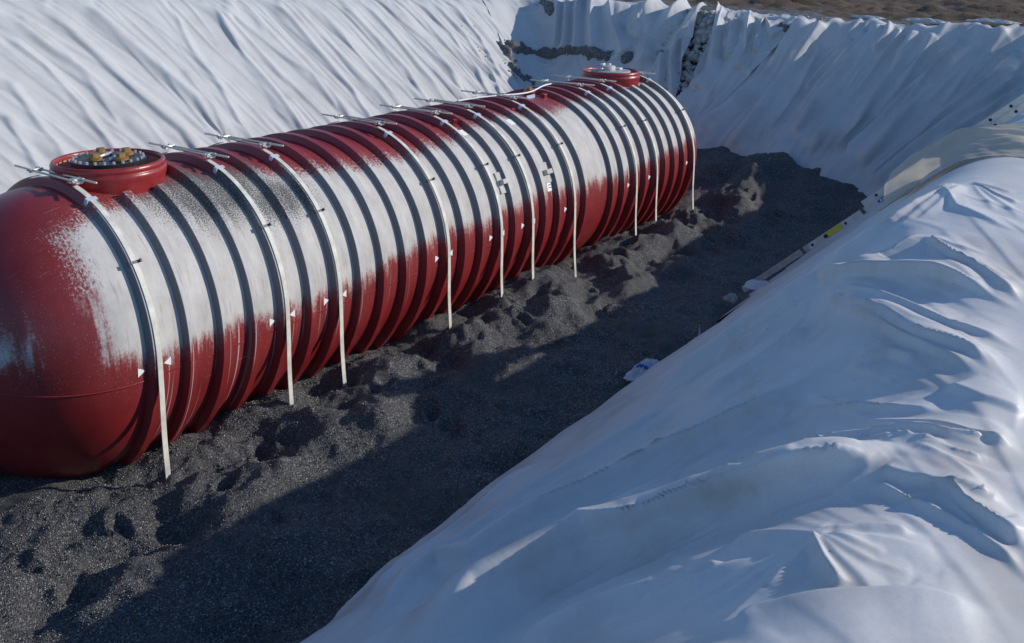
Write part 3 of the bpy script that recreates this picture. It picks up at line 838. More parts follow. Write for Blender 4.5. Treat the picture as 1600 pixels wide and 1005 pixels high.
for k, pts in enumerate(SPILL):
    P_ = np.array(pts); lo = P_.min(0)-0.9; hi = P_.max(0)+0.9
    X, Y = np.meshgrid(np.arange(lo[0], hi[0], 0.035), np.arange(lo[1], hi[1], 0.035), indexing='ij')
    w_ = (0.17, 0.22, 0.18, 0.14)[k]
    q = stroke(X, Y, pts, 1.0, w_, w_, 0, 0.0)+0.48*fbm(X*2.2, Y*2.2, 140+k, 5, 0.62)
    d = -0.13+np.clip(q, 0, 1.1)*0.34+0.03*fbm(X*5, Y*5, 150+k, 3)
    o = sheet('gravel_spill', M['gravel_sunlit'], X, Y, d)
    rq = np.random.RandomState(60+k); mq = (q > 0.12) & (q < 0.75)
    ii = rq.choice(np.flatnonzero(mq.ravel()), min(420, mq.sum()), replace=False)
    sx_, sy_ = X.ravel()[ii]+rq.uniform(-.02, .02, len(ii)), Y.ravel()[ii]+rq.uniform(-.02, .02, len(ii))
    st_ = link('loose_stones', rocks_mesh(np.stack([sx_, sy_, pit_h(sx_, sy_)+0.06+0.10*np.clip(q.ravel()[ii], 0, 1)], -1), rq.uniform(0.012, 0.045, len(ii)), 70+k), M['rock'], o, smooth=False)
    st_['kind'] = 'stuff'
    tag(o, ('ridge of gravel in a painted sunlit tone, spilled along the corner ledge behind the far collar',
            'patch of gravel in a painted sunlit tone, spilled down beside the sunlit back sheet',
            'small gravel patch at the top of the back bank corner',
            'small dark gravel patch on the end rim between two sheets')[k], 'gravel')

#NEAR-FOLDS-BEGIN
FOLDS = [
    ([(3.86, -6.86), (3.55, -7.36), (3.72, -7.7), (4.33, -7.84), (5.27, -8.04)], 0.100, 0.14, 0.35, 0),
    ([(4.52, -8.64), (4.82, -8.37), (5.27, -8.04)], 0.070, 0.12, 0.30, 0),
    ([(2.7, -7.66), (2.96, -7.88), (3.29, -8.06)], 0.070, 0.10, 0.30, 1),
    ([(2.39, -8.98), (2.54, -8.74), (2.82, -8.41), (3.29, -8.06)], 0.090, 0.12, 0.12, 1),
    ([(2.21, -5.91), (2.54, -6.26), (2.78, -6.77), (2.81, -7.15), (2.91, -7.39), (2.74, -7.64), (2.58, -7.98), (2.53, -8.33), (2.38, -8.68), (2.27, -9.0)], 0.130, 0.10, 0.34, 1),
    ([(1.22, -9.0), (1.44, -8.77), (1.62, -8.48), (2.07, -8.01), (2.65, -7.47)], 0.100, 0.09, 0.10, 1),
    ([(1.74, -9.08), (1.82, -8.56), (2.15, -8.09), (2.63, -7.58)], 0.060, 0.06, 0.10, 1),
    ([(1.16, -8.9), (1.45, -8.56), (1.8, -8.19), (2.34, -7.71)], 0.050, 0.06, 0.08, 1),
    ([(-1.25, -5.42), (-1.05, -5.65), (-0.97, -5.72), (-0.69, -5.69), (-0.46, -5.74), (-0.44, -6.01), (-0.2, -6.13), (0.2, -6.32), (0.55, -6.56), (0.85, -6.84), (0.98, -7.07), (1.27, -7.49), (1.41, -7.65), (1.62, -7.84)], 0.130, 0.10, 0.30, 1),
    ([(-0.6, -6.29), (-0.12, -6.61), (0.4, -6.97), (0.53, -7.26), (0.62, -7.68)], 0.070, 0.07, 0.16, 0),
    ([(-1.71, -6.45), (-1.48, -6.54), (-1.19, -6.63), (-0.91, -6.82), (-0.59, -7.05), (-0.51, -7.31), (-0.34, -7.64), (-0.27, -8.04), (-0.11, -8.5), (0.17, -8.68)], 0.190, 0.13, 0.42, 1),
    ([(-0.7, -5.32), (-0.12, -5.35), (0.75, -5.48), (1.17, -5.78), (1.54, -6.25), (1.99, -6.48)], 0.050, 0.10, 0.20, 1),
    ([(-0.85, -5.21), (-0.02, -4.99), (1.0, -5.02), (1.86, -5.43)], 0.035, 0.07, 0.18, 1),
    ([(0.3, -7.36), (0.38, -7.88), (0.31, -8.35), (0.36, -8.85), (0.48, -9.13), (0.52, -9.25)], 0.120, 0.09, 0.25, 1),
    ([(0.47, -9.25), (0.46, -9.03), (0.46, -8.72), (0.64, -8.24)], 0.055, 0.05, 0.12, 1),
    ([(-0.48, -9.38), (-0.32, -9.12), (-0.12, -8.91)], 0.100, 0.09, 0.12, 1),
    ([(-0.19, -9.25), (-0.17, -9.06), (-0.15, -8.8), (-0.13, -8.53)], 0.050, 0.05, 0.10, 1),
    ([(-0.7, -9.41), (-0.59, -9.25), (-0.46, -9.05), (-0.34, -8.78), (-0.16, -8.52)], 0.050, 0.06, 0.10, 1),
    ([(-1.38, -8.76), (-1.17, -8.63), (-0.93, -8.5)], 0.100, 0.10, 0.25, 1),
    ([(-0.9, -7.98), (-0.85, -8.2), (-0.93, -8.5), (-0.74, -8.78), (-0.67, -9.0)], 0.070, 0.07, 0.20, 1),
    ([(-1.81, -8.32), (-1.6, -8.47), (-1.4, -8.78), (-1.2, -9.06), (-1.09, -9.33)], 0.060, 0.08, 0.20, 1),
    ([(0.68, -8.84), (0.73, -8.53), (0.94, -8.13), (1.16, -7.58)], 0.035, 0.06, 0.12, 1),
    ([(1.34, -8.49), (1.51, -8.26), (1.5, -7.96)], 0.040, 0.06, 0.12, 1),
    ([(2.53, -6.57), (2.6, -6.94), (2.72, -7.34)], 0.030, 0.06, 0.14, 1),
    ([(1.64, -6.72), (1.91, -6.99), (2.15, -7.27), (2.29, -7.53)], 0.035, 0.07, 0.16, 1),
    ([(-1.64, -7.12), (-1.39, -7.36), (-1.24, -7.66), (-1.19, -8.03), (-1.06, -8.28)], 0.060, 0.09, 0.30, 1),
    ([(0.08, -8.37), (0.23, -8.65), (0.19, -8.93), (0.26, -9.15)], 0.040, 0.05, 0.10, 1),
    ([(3.6, -8.82), (3.72, -8.55), (4.08, -8.16), (5.67, -7.51)], 0.040, 0.06, 0.14, 1),
    ([(0.9, -9.19), (0.87, -8.95), (1.04, -8.69)], 0.040, 0.06, 0.14, 1),
]
FANS = [
    [(2.12, -6.02), (2.23, -6.42), (2.38, -6.76), (2.59, -7.06), (2.84, -7.32)],
    [(1.79, -6.48), (1.97, -6.76), (2.19, -6.99), (2.47, -7.19), (2.81, -7.35)],
    [(1.74, -6.84), (2.14, -6.87), (2.47, -6.95), (2.72, -7.09), (2.88, -7.29)],
    [(1.82, -7.13), (2.02, -7.22), (2.25, -7.3), (2.52, -7.35), (2.84, -7.38)],
    [(2.1, -8.55), (2.18, -8.33), (2.33, -8.07), (2.53, -7.79), (2.85, -7.45)],
    [(1.77, -8.87), (1.72, -8.63), (1.83, -8.35), (2.09, -8.02), (2.57, -7.62)],
    [(1.5, -9.03), (1.51, -8.75), (1.68, -8.42), (2.04, -8.03), (2.7, -7.52)],
    [(1.49, -8.6), (1.66, -8.39), (1.88, -8.15), (2.18, -7.89), (2.63, -7.57)],
    [(1.92, -7.35), (2.18, -7.32), (2.42, -7.32), (2.65, -7.33), (2.85, -7.37)],
    [(2.98, -7.52), (3.0, -7.66), (3.06, -7.79), (3.14, -7.92), (3.27, -8.04)],
    [(3.1, -7.27), (3.05, -7.48), (3.02, -7.67), (3.06, -7.84), (3.2, -7.99)],
    [(3.01, -8.66), (2.99, -8.53), (3.0, -8.4), (3.09, -8.26), (3.25, -8.1)],
    [(2.63, -8.86), (2.67, -8.7), (2.75, -8.54), (2.88, -8.36), (3.13, -8.16)],
    [(2.38, -8.68), (2.5, -8.55), (2.66, -8.41), (2.9, -8.26), (3.2, -8.1)],
    [(2.86, -7.81), (2.94, -7.87), (3.04, -7.93), (3.15, -7.99), (3.27, -8.05)],
    [(5.0, -8.52), (5.05, -8.41), (5.12, -8.29), (5.17, -8.18), (5.26, -8.05)],
    [(3.97, -8.71), (4.26, -8.58), (4.55, -8.43), (4.86, -8.27), (5.19, -8.08)],
    [(3.54, -7.9), (3.79, -7.95), (4.13, -7.99), (4.6, -8.01), (5.14, -8.03)],
    [(3.33, -7.79), (3.68, -7.83), (4.09, -7.88), (4.62, -7.93), (5.15, -8.01)],
    [(4.09, -8.49), (4.3, -8.4), (4.58, -8.3), (4.87, -8.19), (5.2, -8.07)],
    [(0.35, -6.22), (0.62, -6.57), (0.89, -6.91), (1.13, -7.25), (1.36, -7.58)],
    [(0.32, -6.51), (0.69, -6.73), (0.99, -7.0), (1.22, -7.29), (1.39, -7.61)],
    [(0.37, -6.85), (0.54, -7.09), (0.75, -7.28), (1.0, -7.45), (1.29, -7.59)],
    [(0.73, -8.53), (0.83, -8.36), (0.98, -8.16), (1.16, -7.94), (1.37, -7.71)],
    [(0.6, -8.42), (0.8, -8.25), (1.01, -8.07), (1.2, -7.88), (1.39, -7.67)],
    [(1.59, -6.8), (1.64, -7.02), (1.66, -7.25), (1.66, -7.48), (1.64, -7.72)],
    [(1.01, -6.53), (1.29, -6.78), (1.47, -7.1), (1.58, -7.44), (1.62, -7.8)],
    [(1.05, -8.46), (1.16, -8.33), (1.29, -8.2), (1.42, -8.06), (1.56, -7.9)],
    [(0.96, -8.71), (1.06, -8.54), (1.19, -8.35), (1.35, -8.15), (1.54, -7.92)],
    [(1.18, -8.54), (1.22, -8.4), (1.3, -8.24), (1.41, -8.07), (1.59, -7.87)],
    [(0.07, -7.46), (0.02, -7.8), (-0.02, -8.12), (0.0, -8.39), (0.13, -8.63)],
    [(-0.28, -7.81), (-0.1, -7.99), (0.01, -8.21), (0.08, -8.43), (0.16, -8.66)],
    [(-0.49, -8.08), (-0.46, -8.26), (-0.36, -8.41), (-0.18, -8.53), (0.05, -8.64)],
    [(0.17, -8.7), (0.19, -8.81), (0.21, -8.91), (0.24, -9.02), (0.27, -9.12)],
    [(0.15, -8.71), (0.08, -8.86), (0.08, -9.0), (0.13, -9.13), (0.23, -9.25)],
    [(-0.07, -9.11), (0.0, -9.02), (0.06, -8.92), (0.11, -8.81), (0.16, -8.7)],
    [(-0.29, -8.19), (-0.18, -8.31), (-0.07, -8.42), (0.04, -8.55), (0.16, -8.67)],
    [(-1.35, -7.72), (-1.28, -7.91), (-1.21, -8.09), (-1.12, -8.26), (-1.0, -8.41)],
    [(-1.55, -8.02), (-1.48, -8.16), (-1.37, -8.28), (-1.22, -8.38), (-1.02, -8.46)],
    [(-1.76, -8.3), (-1.6, -8.35), (-1.41, -8.4), (-1.21, -8.44), (-1.0, -8.49)],
    [(-1.67, -7.53), (-1.57, -7.82), (-1.43, -8.07), (-1.24, -8.29), (-0.96, -8.48)],
    [(-0.96, -8.86), (-0.96, -8.78), (-0.96, -8.71), (-0.95, -8.62), (-0.94, -8.54)],
    [(-1.03, -9.02), (-1.06, -8.91), (-1.06, -8.79), (-1.02, -8.66), (-0.94, -8.51)],
    [(-1.34, -8.9), (-1.25, -8.82), (-1.16, -8.73), (-1.06, -8.63), (-0.95, -8.52)],
    [(-0.93, -8.52), (-0.89, -8.66), (-0.85, -8.79), (-0.81, -8.92), (-0.76, -9.05)],
    [(-1.44, -8.41), (-1.34, -8.45), (-1.24, -8.47), (-1.11, -8.49), (-0.98, -8.5)],
    [(-0.21, -5.54), (0.37, -5.62), (0.78, -5.88), (0.98, -6.3), (1.02, -6.8)],
    [(-0.11, -5.83), (0.25, -6.03), (0.55, -6.27), (0.78, -6.58), (0.94, -6.92)],
    [(-0.02, -6.12), (0.25, -6.32), (0.52, -6.53), (0.75, -6.77), (0.95, -7.02)],
    [(-0.56, -5.45), (0.03, -5.57), (0.53, -5.84), (0.84, -6.26), (0.97, -6.79)],
    [(0.96, -6.96), (0.93, -6.71), (0.92, -6.43), (0.92, -6.13), (0.97, -5.78)],
    [(1.01, -7.0), (1.07, -6.79), (1.12, -6.57), (1.17, -6.35), (1.21, -6.13)],
    [(-0.18, -9.19), (-0.18, -9.12), (-0.17, -9.06), (-0.15, -8.99), (-0.13, -8.92)],
    [(-0.34, -9.3), (-0.33, -9.21), (-0.3, -9.12), (-0.24, -9.02), (-0.13, -8.92)],
    [(-0.46, -9.17), (-0.42, -9.11), (-0.35, -9.05), (-0.27, -8.99), (-0.16, -8.93)],
    [(-0.47, -8.74), (-0.4, -8.79), (-0.32, -8.83), (-0.23, -8.87), (-0.13, -8.9)],
    [(0.3, -7.58), (0.4, -7.74), (0.43, -7.92), (0.39, -8.12), (0.32, -8.33)],
    [(0.12, -7.35), (0.07, -7.64), (0.06, -7.9), (0.13, -8.11), (0.25, -8.3)],
    [(0.29, -8.38), (0.22, -8.53), (0.21, -8.67), (0.24, -8.79), (0.3, -8.91)],
    [(0.08, -8.07), (0.08, -8.16), (0.12, -8.24), (0.19, -8.3), (0.3, -8.35)],
    [(-0.88, -7.06), (-0.64, -7.21), (-0.45, -7.41), (-0.33, -7.65), (-0.28, -7.91)],
    [(-0.83, -7.38), (-0.64, -7.49), (-0.49, -7.63), (-0.37, -7.79), (-0.29, -7.97)],
    [(-1.42, -6.97), (-1.04, -7.1), (-0.72, -7.31), (-0.47, -7.58), (-0.31, -7.9)],
    [(-1.26, -7.12), (-1.09, -7.35), (-0.89, -7.57), (-0.66, -7.77), (-0.4, -7.96)],
    [(-0.68, -7.58), (-0.58, -7.7), (-0.49, -7.81), (-0.38, -7.92), (-0.28, -8.03)],
]
#NEAR-FOLDS-END
# near bank: the big sheet in the foreground, with slack that settles into folds
def near_ground(x, y):
    z = pit_h(x, y)+0.02+0.06*perl(x*0.55, y*0.6, 111)*sstep(5, 3, x)+0.025*perl(x*1.3, y*1.3, 114)
    for pts, amp, w, wb, sh in FOLDS:                 # ridges of spoil under the sheet
        my = np.mean([q[1] for q in pts])
        if my > -7.8: z = z+stroke(x, y, pts[::-1], amp*(0.95 if my > -7.5 else 0.5), 0.13, 0.34, 2, 0.18)*sstep(-4.6, -5.3, y)
    return z
def near_dir(x, y):
    k = np.tanh((y+7.9-0.12*(x-1))/0.35)
    b = 0.75*k; n_ = np.hypot(0.66, b); return 0.66/n_+0*x, b/n_
def near_slack(x, y): return (0.024+0.026*sstep(-7.8, -7.0, y)*sstep(3.0, 1.5, x))*np.clip(1.0+0.7*perl(x*0.5, y*0.5, 131), 0.25, 2)*sstep(5.4, 3.8, x)*sstep(-4.6, -5.2, y)+0.006
def near_seed(x, y):
    f = np.zeros_like(x)
    for pts, amp, w, wb, sh in FOLDS: f = f+stroke(x, y, pts, amp*0.5, 0.12, 0.18, 0, 0.15)
    for pts in FANS: f = f+stroke(x, y, pts, 0.035, 0.07, 0.07, 0, 0.2)
    return f
def near_pins(x, y): return (y < y.min()+1e-6) | (x < x.min()+1e-6) | (x > x.max()-1e-6)
P = drape_cloth(-3.4, 7.8, -10.3, -4.62, 0.20, 3, near_ground, near_slack, near_dir, near_seed, near_pins, [60, 70, 70], 10, 0.00012)
P = upsample(soften3(P, 6)); P = upsample(soften3(P, 2)); P = soften3(P, 2)
U_, V_ = np.meshgrid(np.linspace(-3.4, 7.8, P.shape[0]), np.linspace(-10.3, -4.62, P.shape[1]), indexing='ij')
P = P[:, ::-1]; U_ = U_[:, ::-1]; V_ = V_[:, ::-1]
# trim the foot of the sheet to its uneven hem
hem = np.interp(U_[:, 0], [-3.4, -2, -0.78, 0.16, 1.1, 2.1, 3.5, 3.75, 4.7, 6.5, 7.9], [-5.2, -5.1, -4.90, -4.62, -4.62, -4.62, -4.62, -4.78, -4.92, -5.0, -5.1])
hem = hem+0.05*fbm(U_[:, 0]*1.6, U_[:, 0]*0, 133, 3)
KEEP = V_ < hem[:, None]
rf = np.random.RandomState(17)
X = U_.copy(); Y = V_.copy()
fine = random_creases(X, Y, rf, 45, (-2.2, 4.5), (-9.6, -7.3), lambda x, y, r: r.normal(0.72, 0.18), (0.8, 2.4), (0.004, 0.012), (0.015, 0.03), (0.03, 0.08))
fine = fine+random_creases(X, Y, rf, 45, (-2.2, 4.5), (-7.3, -5.0), lambda x, y, r: r.normal(-0.62, 0.2), (0.5, 2.2), (0.005, 0.014), (0.02, 0.03), (0.04, 0.09))
for pts, amp, w, wb, sh in FOLDS:
    if sh: fine = fine+stroke(X, Y, pts if np.mean([q[1] for q in pts]) < -7.6 else pts[::-1], (0.016+0.22*amp)*(1.0 if np.mean([q[1] for q in pts]) < -7.6 else 1.6), 0.026, 0.11, 3, 0.2)
for pts in FANS:
    m_ = (X > min(p_[0] for p_ in pts)-0.3) & (X < max(p_[0] for p_ in pts)+0.3)
    fine[m_] += stroke(X[m_], Y[m_], pts if np.mean([q[1] for q in pts]) < -7.6 else pts[::-1], rf.uniform(0.006, 0.014), rf.uniform(0.015, 0.025), rf.uniform(0.04, 0.09), 3, 0.3)
fine = soften(fine, 1)
fine = fine+facets(X, Y, [(p_, 0.012+0.26*a_) for p_, a_, _, _, _ in FOLDS]+[(p_, 0.007) for p_ in FANS], 0.15)
P = P+cloth_normals(P)*(0.05+fine)[..., None]
F_ = grid_faces(P.shape[0], P.shape[1]); F_ = F_[KEEP.ravel()[F_].all(1)]
s6 = link('geotextile_sheet', mesh_from(P.reshape(-1, 3), F_, 'geotextile_sheet'), M['cloth_near'])
tag(s6, 'big rumpled white geotextile sheet over the near bank in the foreground', 'geotextile', 'geotextile sheets lining the pit')

# loose flap thrown over the ladder
nu, nv = 160, 90
X, Y = bilinear([(6.6, -6.9), (6.7, -7.1), (6.9, -8.0), (7.0, -9.4)], [(8.30, -6.95), (8.45, -7.1), (8.3, -7.4), (7.95, -8.0), (7.9, -9.4)], nu, nv)
U, V = np.meshgrid(np.linspace(0, 1, nu), np.linspace(0, 1, nv), indexing='ij')
d = 0.10+0.20*sstep(0.9, 0.1, V)+0.16*np.sin(np.pi*np.clip(V*1.3, 0, 1))*np.exp(-((U-0.15)/0.25)**2)+0.05*fbm(U*4, V*3, 121, 3)
s7 = sheet('geotextile_sheet', M['cloth_backlit'], X, Y, d)
tag(s7, 'geotextile flap tinted as if backlit, thrown across the ladder behind the near bank', 'geotextile', 'geotextile sheets lining the pit')

# ------------------------------------------------------------------ the tank
R0, RH, S_, GAP = 1.596, 0.082, 0.42, 0.519
def RX(i): return S_*i+(GAP if i > 20.5 else 0.0)
XL, XR = -0.10, RX(29)+0.10
tank = empty('storage_tank', (0, 0, -1.575))
tank.location = (0, 0, 0)
tag(tank, 'long red ribbed fibreglass storage tank coated with pale dust', 'tank')

UPX = [-1.6, -0.5, 0.03, 0.4, 1.2, 1.9, 2.9, 3.6, 4.6, 5.75, 6.5, 7.3, 8.55, 9.4, 10.3, 11.2, 12.1, 12.8]
UPP = [60, 34, 26, 27, 20, 24, 32, 35, 36, 32, 26, 22, 30, 24, 24, 24, 16, 18]
LOX = [-1.6, -0.5, 0.16, 0.7, 1.7, 2.2, 2.96, 3.5, 4.0, 4.8, 5.7, 6.95, 8.3, 9.6, 10.9, 12.4, 12.8]
LOP = [60, 82, 88, 87, 88, 88, 87, 84, 82, 80, 81, 77, 80, 82, 80, 76, 74]
def tank_attrs(me, x, y, z, shade_tone=None):
    ph = np.degrees(np.arctan2(-y, z))                     # 0 = top, 90 = side towards the camera
    du = np.minimum(ph-np.interp(x, UPX, UPP), np.interp(x, LOX, LOP)-ph)/57.3*R0
    du = np.clip(du*np.where(du > 0, 1.9, 1.0)+0.04, -2, 1)
    dm = x < -0.1                                            # dome: dust ends short of its middle
    du = np.where(dm, np.minimum(du, (x+0.50)*1.5), du)
    du = np.where(dm, np.maximum(du, 0.20-np.hypot((x+1.17)/0.45, (ph-72)/26.0)*0.55), du)
    du = np.where(ph < 0, np.clip(-0.4+0*ph, -2, 1), du)
    g1 = 1.75-np.hypot((x-1.35)/0.62, (ph-29)/13.0); g2 = 1.5-np.hypot((x-2.15)/0.45, (ph-42)/11.0)
    g3 = 0.9-np.hypot((x-12.5)/0.5, (ph-25)/10.0)
    gr = np.maximum(np.maximum(g1, g2), g3)
    gr = np.where((ph < 0) | dm, -2, np.clip(gr, -2, 1))
    dr = sstep(84, 88, ph)*sstep(150, 120, ph)*sstep(0.0, 0.15, x)*sstep(2.2, 1.3, x)
    dr = np.maximum(dr, sstep(84, 88, ph)*sstep(112, 100, ph)*0.5*sstep(5, 2, x)*sstep(0, .1, x))
    upf = sstep(0.25, -0.25, ph-0.5*(np.interp(x, UPX, UPP)+np.interp(x, LOX, LOP)))*(ph > 0)
    fattr(me, 'upf', upf); fattr(me, 'shade_tone', np.ones_like(x) if shade_tone is None else shade_tone)
    fattr(me, 'sx', x); fattr(me, 'sp', np.radians(ph)*R0); fattr(me, 'dust', du); fattr(me, 'grit', gr); fattr(me, 'drip', dr)

def revolve(xs, rs_, nph=160):
    ph = np.linspace(0, 2*np.pi, nph, endpoint=False)+np.pi   # seam of the attribute at the far side
    P, Xs = np.meshgrid(ph, np.asarray(xs, float), indexing='ij')
    Rr = np.broadcast_to(np.asarray(rs_, float), P.shape)
    return np.stack([Xs, -Rr*np.sin(P), Rr*np.cos(P)], -1)
def rev_obj(name, xs, rs_, nph=160):
    P = revolve(xs, rs_, nph); V = P.reshape(-1, 3)
    me = mesh_from(V, grid_faces(nph, len(xs), True)[:, ::-1], name)
    tank_attrs(me, V[:, 0], V[:, 1], V[:, 2])
    return link(name, me, M['tank'], tank)
xs = np.linspace(XL, XR, 260)
rev_obj('shell', xs, np.full(260, R0), 192)
t = np.linspace(0.0, 1, 60)*math.pi/2*0.999
DA = 1.30
rev_obj('end_dome', XL-DA*np.sin(t)[::-1], (R0*np.cos(t))[::-1], 192)
rev_obj('end_dome', XR+DA*np.sin(t), R0*np.cos(t), 192)
# rib profile: steep sides, flat crown
rp_x = np.array([-0.080, -0.064, -0.054, -0.046, 0.046, 0.054, 0.066, 0.088])
rp_h = np.array([-0.004, 0.024, 0.072, 0.082, 0.082, 0.072, 0.024, -0.004])
CUT = {1: 0.63, 2: 0.63, 27: RX(27.5), 28: RX(27.5)}
for i in range(30):
    x0 = RX(i)
    if i in CUT:
        half = math.asin((math.sqrt(0.60**2-(x0-CUT[i])**2)+0.03)/R0)
        ph = np.linspace(half, 2*np.pi-half, 150)
    else:
        ph = np.linspace(0, 2*np.pi, 160, endpoint=False)+np.pi
    P, XX = np.meshgrid(ph, rp_x, indexing='ij')
    Rr = R0+np.broadcast_to(rp_h, P.shape).copy()
    if i in CUT:
        Rr[0] = R0-0.01; Rr[-1] = R0-0.01
        P[1] = P[0]+0.004; P[-2] = P[-1]-0.004
    Rr = Rr+0.004*np.sin(P*2+i)+0.002*np.sin(P*5+2*i)
    wob = 0.004*np.sin(P*3+i*1.7)
    V = np.stack([XX+x0+wob, -Rr*np.sin(P), Rr*np.cos(P)], -1).reshape(-1, 3)
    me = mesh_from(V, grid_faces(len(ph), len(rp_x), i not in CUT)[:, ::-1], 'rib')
    tank_attrs(me, V[:, 0], V[:, 1], V[:, 2], np.broadcast_to(np.array([0.10, 0.04, 0.06, 1, 1, 1, 1, 1.0]), P.shape).ravel())  # low values paint shade onto each rib's left flank
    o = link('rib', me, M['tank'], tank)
    me.set_sharp_from_angle(angle=math.radians(50))
# moulding seam round the middle
for sgn in (-1,):
    a = math.radians(95)
    for i in range(29):
        xa, xb2 = RX(i)+0.09, RX(i+1)-0.09
        MB().box(((xa+xb2)/2, -R0*math.sin(a)-0.0, R0*math.cos(a)), (xb2-xa, 0.008, 0.016)).build('seam', M['red'], tank)
m = MB(); a = math.radians(95)
for k in range(26):
    t0, t1 = k/26*1.35, (k+1)/26*1.35
    def dp(t): return Vector((XL-DA*math.sin(t), -(R0*math.cos(t)+0.0)*math.sin(a), R0*math.cos(t)*math.cos(a)))
    m.cyl(dp(t0), dp(t1), 0.008, n=6, caps=False)
m.build('seam', M['red'], tank, True)

# arrow marks either side of the strapped ribs
STR = [0, 4, 6, 11, 14, 16, 19, 23, 25, 29]
def surf(x, deg, off=0.004):
    a = math.radians(deg); r = R0+off
    return (x, -r*math.sin(a), r*math.cos(a))
for i in STR:
    x0 = RX(i)
    for sx in (-1, 1):
        if i == 29 and sx == 1: continue
        tip = x0+sx*0.105; b = x0+sx*0.19
        me = bpy.data.meshes.new('arrow_mark')
        me.from_pydata([surf(tip, 91), surf(b, 89.3), surf(b, 92.7), surf(tip, 91, 0), surf(b, 89.3, 0), surf(b, 92.7, 0)], [],
                       [(0, 1, 2) if sx < 0 else (0, 2, 1), (0, 3, 4, 1), (1, 4, 5, 2), (2, 5, 3, 0)])
        link('arrow_mark', me, M['white'], tank, False)
# paint-stick labels and stickers
def sticker(name, x0, x1, d0, d1, mt, off=0.004):
    n_ = 6; vs = []; fs = []
    for k in range(n_+1):
        d_ = d0+(d1-d0)*k/n_
        vs += [surf(x0, d_, off), surf(x1, d_, off)]
    fs = [(2*k, 2*k+1, 2*k+3, 2*k+2) for k in range(n_)]
    b = len(vs); vs += [surf(x0, d0, -0.002), surf(x1, d0, -0.002), surf(x0, d1, -0.002), surf(x1, d1, -0.002)]
    fs += [(0, b, b+1, 1), (2*n_, 2*n_+1, b+3, b+2)]
    me = bpy.data.meshes.new(name); me.from_pydata(vs, [], fs); me.update()
    return link(name, me, mt, tank, False)
sticker('sticker', 7.33, 7.47, 70.5, 77, M['white'])
sticker('sticker', 7.32, 7.46, 26, 31, M['white'])
sticker('sticker', 5.98, 6.16, 26, 31, M['white'])
sticker('sticker', 2.05, 2.17, 4, 15, M['white'])
# dark print lines on the label
for k in range(3):
    sticker('print_line', 7.36, 7.44, 71.6+k*1.6, 72.1+k*1.6, M['darkclip'], 0.0065)

def lug(x, deg, w, h, name='lifting_lug'):
    a = math.radians(deg)
    rot = Matrix.Rotation(math.radians(deg), 3, 'X')
    c = Vector(surf(x, deg, 0.0))
    m = MB()
    m.box(c+rot @ Vector((0, 0, 0.008)), (w*1.75, h*2.4, 0.022), rot)
    m.box(c+rot @ Vector((-w*0.48, 0, 0.035)), (0.03, h*0.6, 0.07), rot)
    m.box(c+rot @ Vector((w*0.48, 0, 0.035)), (0.03, h*0.6, 0.07), rot)
    m.box(c+rot @ Vector((0, 0, 0.078)), (w*0.96+0.03, h*0.55, 0.028), rot)
    return m
for (x, dg, w, h) in [(6.22, 64, 0.14, 0.14), (7.40, 66, 0.14, 0.14)]:
    o = lug(x, dg, w, h).build('lifting_lug', M['tank'], tank, bevel=0.006)
    P = np.array([v.co[:] for v in o.data.vertices]); tank_attrs(o.data, P[:, 0], P[:, 1], P[:, 2])
for (x, dg) in [(6.14, 20), (7.67, 21)]:
    lug(x, dg, 0.06, 0.07).build('lifting_lug', M['red'], tank, bevel=0.005)

# riser collars
def collar(cx, far=False):
    prof = [(0.585, 1.40), (0.592, 1.58), (0.607, 1.64), (0.612, 1.68), (0.604, 1.705), (0.594, 1.712), (0.594, 1.724), (0.600, 1.738),
            (0.598, 1.762), (0.586, 1.784), (0.570, 1.792), (0.556, 1.786), (0.548, 1.765), (0.547, 1.73)]
    m = MB().lathe(prof, (cx, 0, 0), 96)
    o = m.build('riser_collar', M['collar'], tank, True)
    MB().lathe([(0.547, 1.735), (0.543, 1.50), (0.53, 1.49), (0.34, 1.55)], (cx, 0, 0), 96).build('lining', M['lining'], o, True)
    return o
mc, nt, b, out = mat('red_collar')
p = objco(nt)
f = noise(nt, p, 5.0, 6, 0.65)
c = ramp(nt, f, [(0.3, (0.20, 0.016, 0.018)), (0.62, (0.28, 0.027, 0.026)), (0.8, (0.36, 0.07, 0.06))])
nt.links.new(c, b.inputs['Base Color']); b.inputs['Roughness'].default_value = 0.33
bump(nt, b, noise(nt, p, 9.0, 3), 0.25, 0.02)
M['collar'] = mc
M['lining'] = simple('pale_raw_fibreglass', (0.52, 0.22, 0.17), 0.5, 0, 0.15, 8)
c1 = collar(0.63); c2 = collar(RX(27.5))
# near manway lid
lid = MB().lathe([(0.0, 1.795), (0.385, 1.795), (0.395, 1.788), (0.395, 1.745), (0.385, 1.74), (0.34, 1.74), (0.34, 1.50)], (0.63, 0, 0), 72).build('manway_lid', M['black'], tank, False)
for p_ in lid.data.polygons: p_.use_smooth = False
for k in range(24):
    t = 2*math.pi*(k+0.4)/24
    MB().cyl((0.63+0.365*math.cos(t), 0.365*math.sin(t), 1.79), (0.63+0.365*math.cos(t), 0.365*math.sin(t), 1.822), 0.017, n=6).build('bolt', M['bolt'], lid)
for (bx2, by2) in [(0.66, 0.19), (0.84, -0.02), (0.45, -0.02), (0.64, -0.22)]:
    m = MB().lathe([(0.0, 0.03), (0.072, 0.03), (0.085, 0.02), (0.085, 0.0)], (bx2, by2, 1.795+0.012), 24)
    m.cyl((bx2, by2, 1.78), (bx2, by2, 1.81), 0.062, n=20)
    m.cyl((bx2, by2, 1.836), (bx2, by2, 1.880), 0.056, 0.050, n=6)
    m.build('threaded_plug', M['brass'], lid)
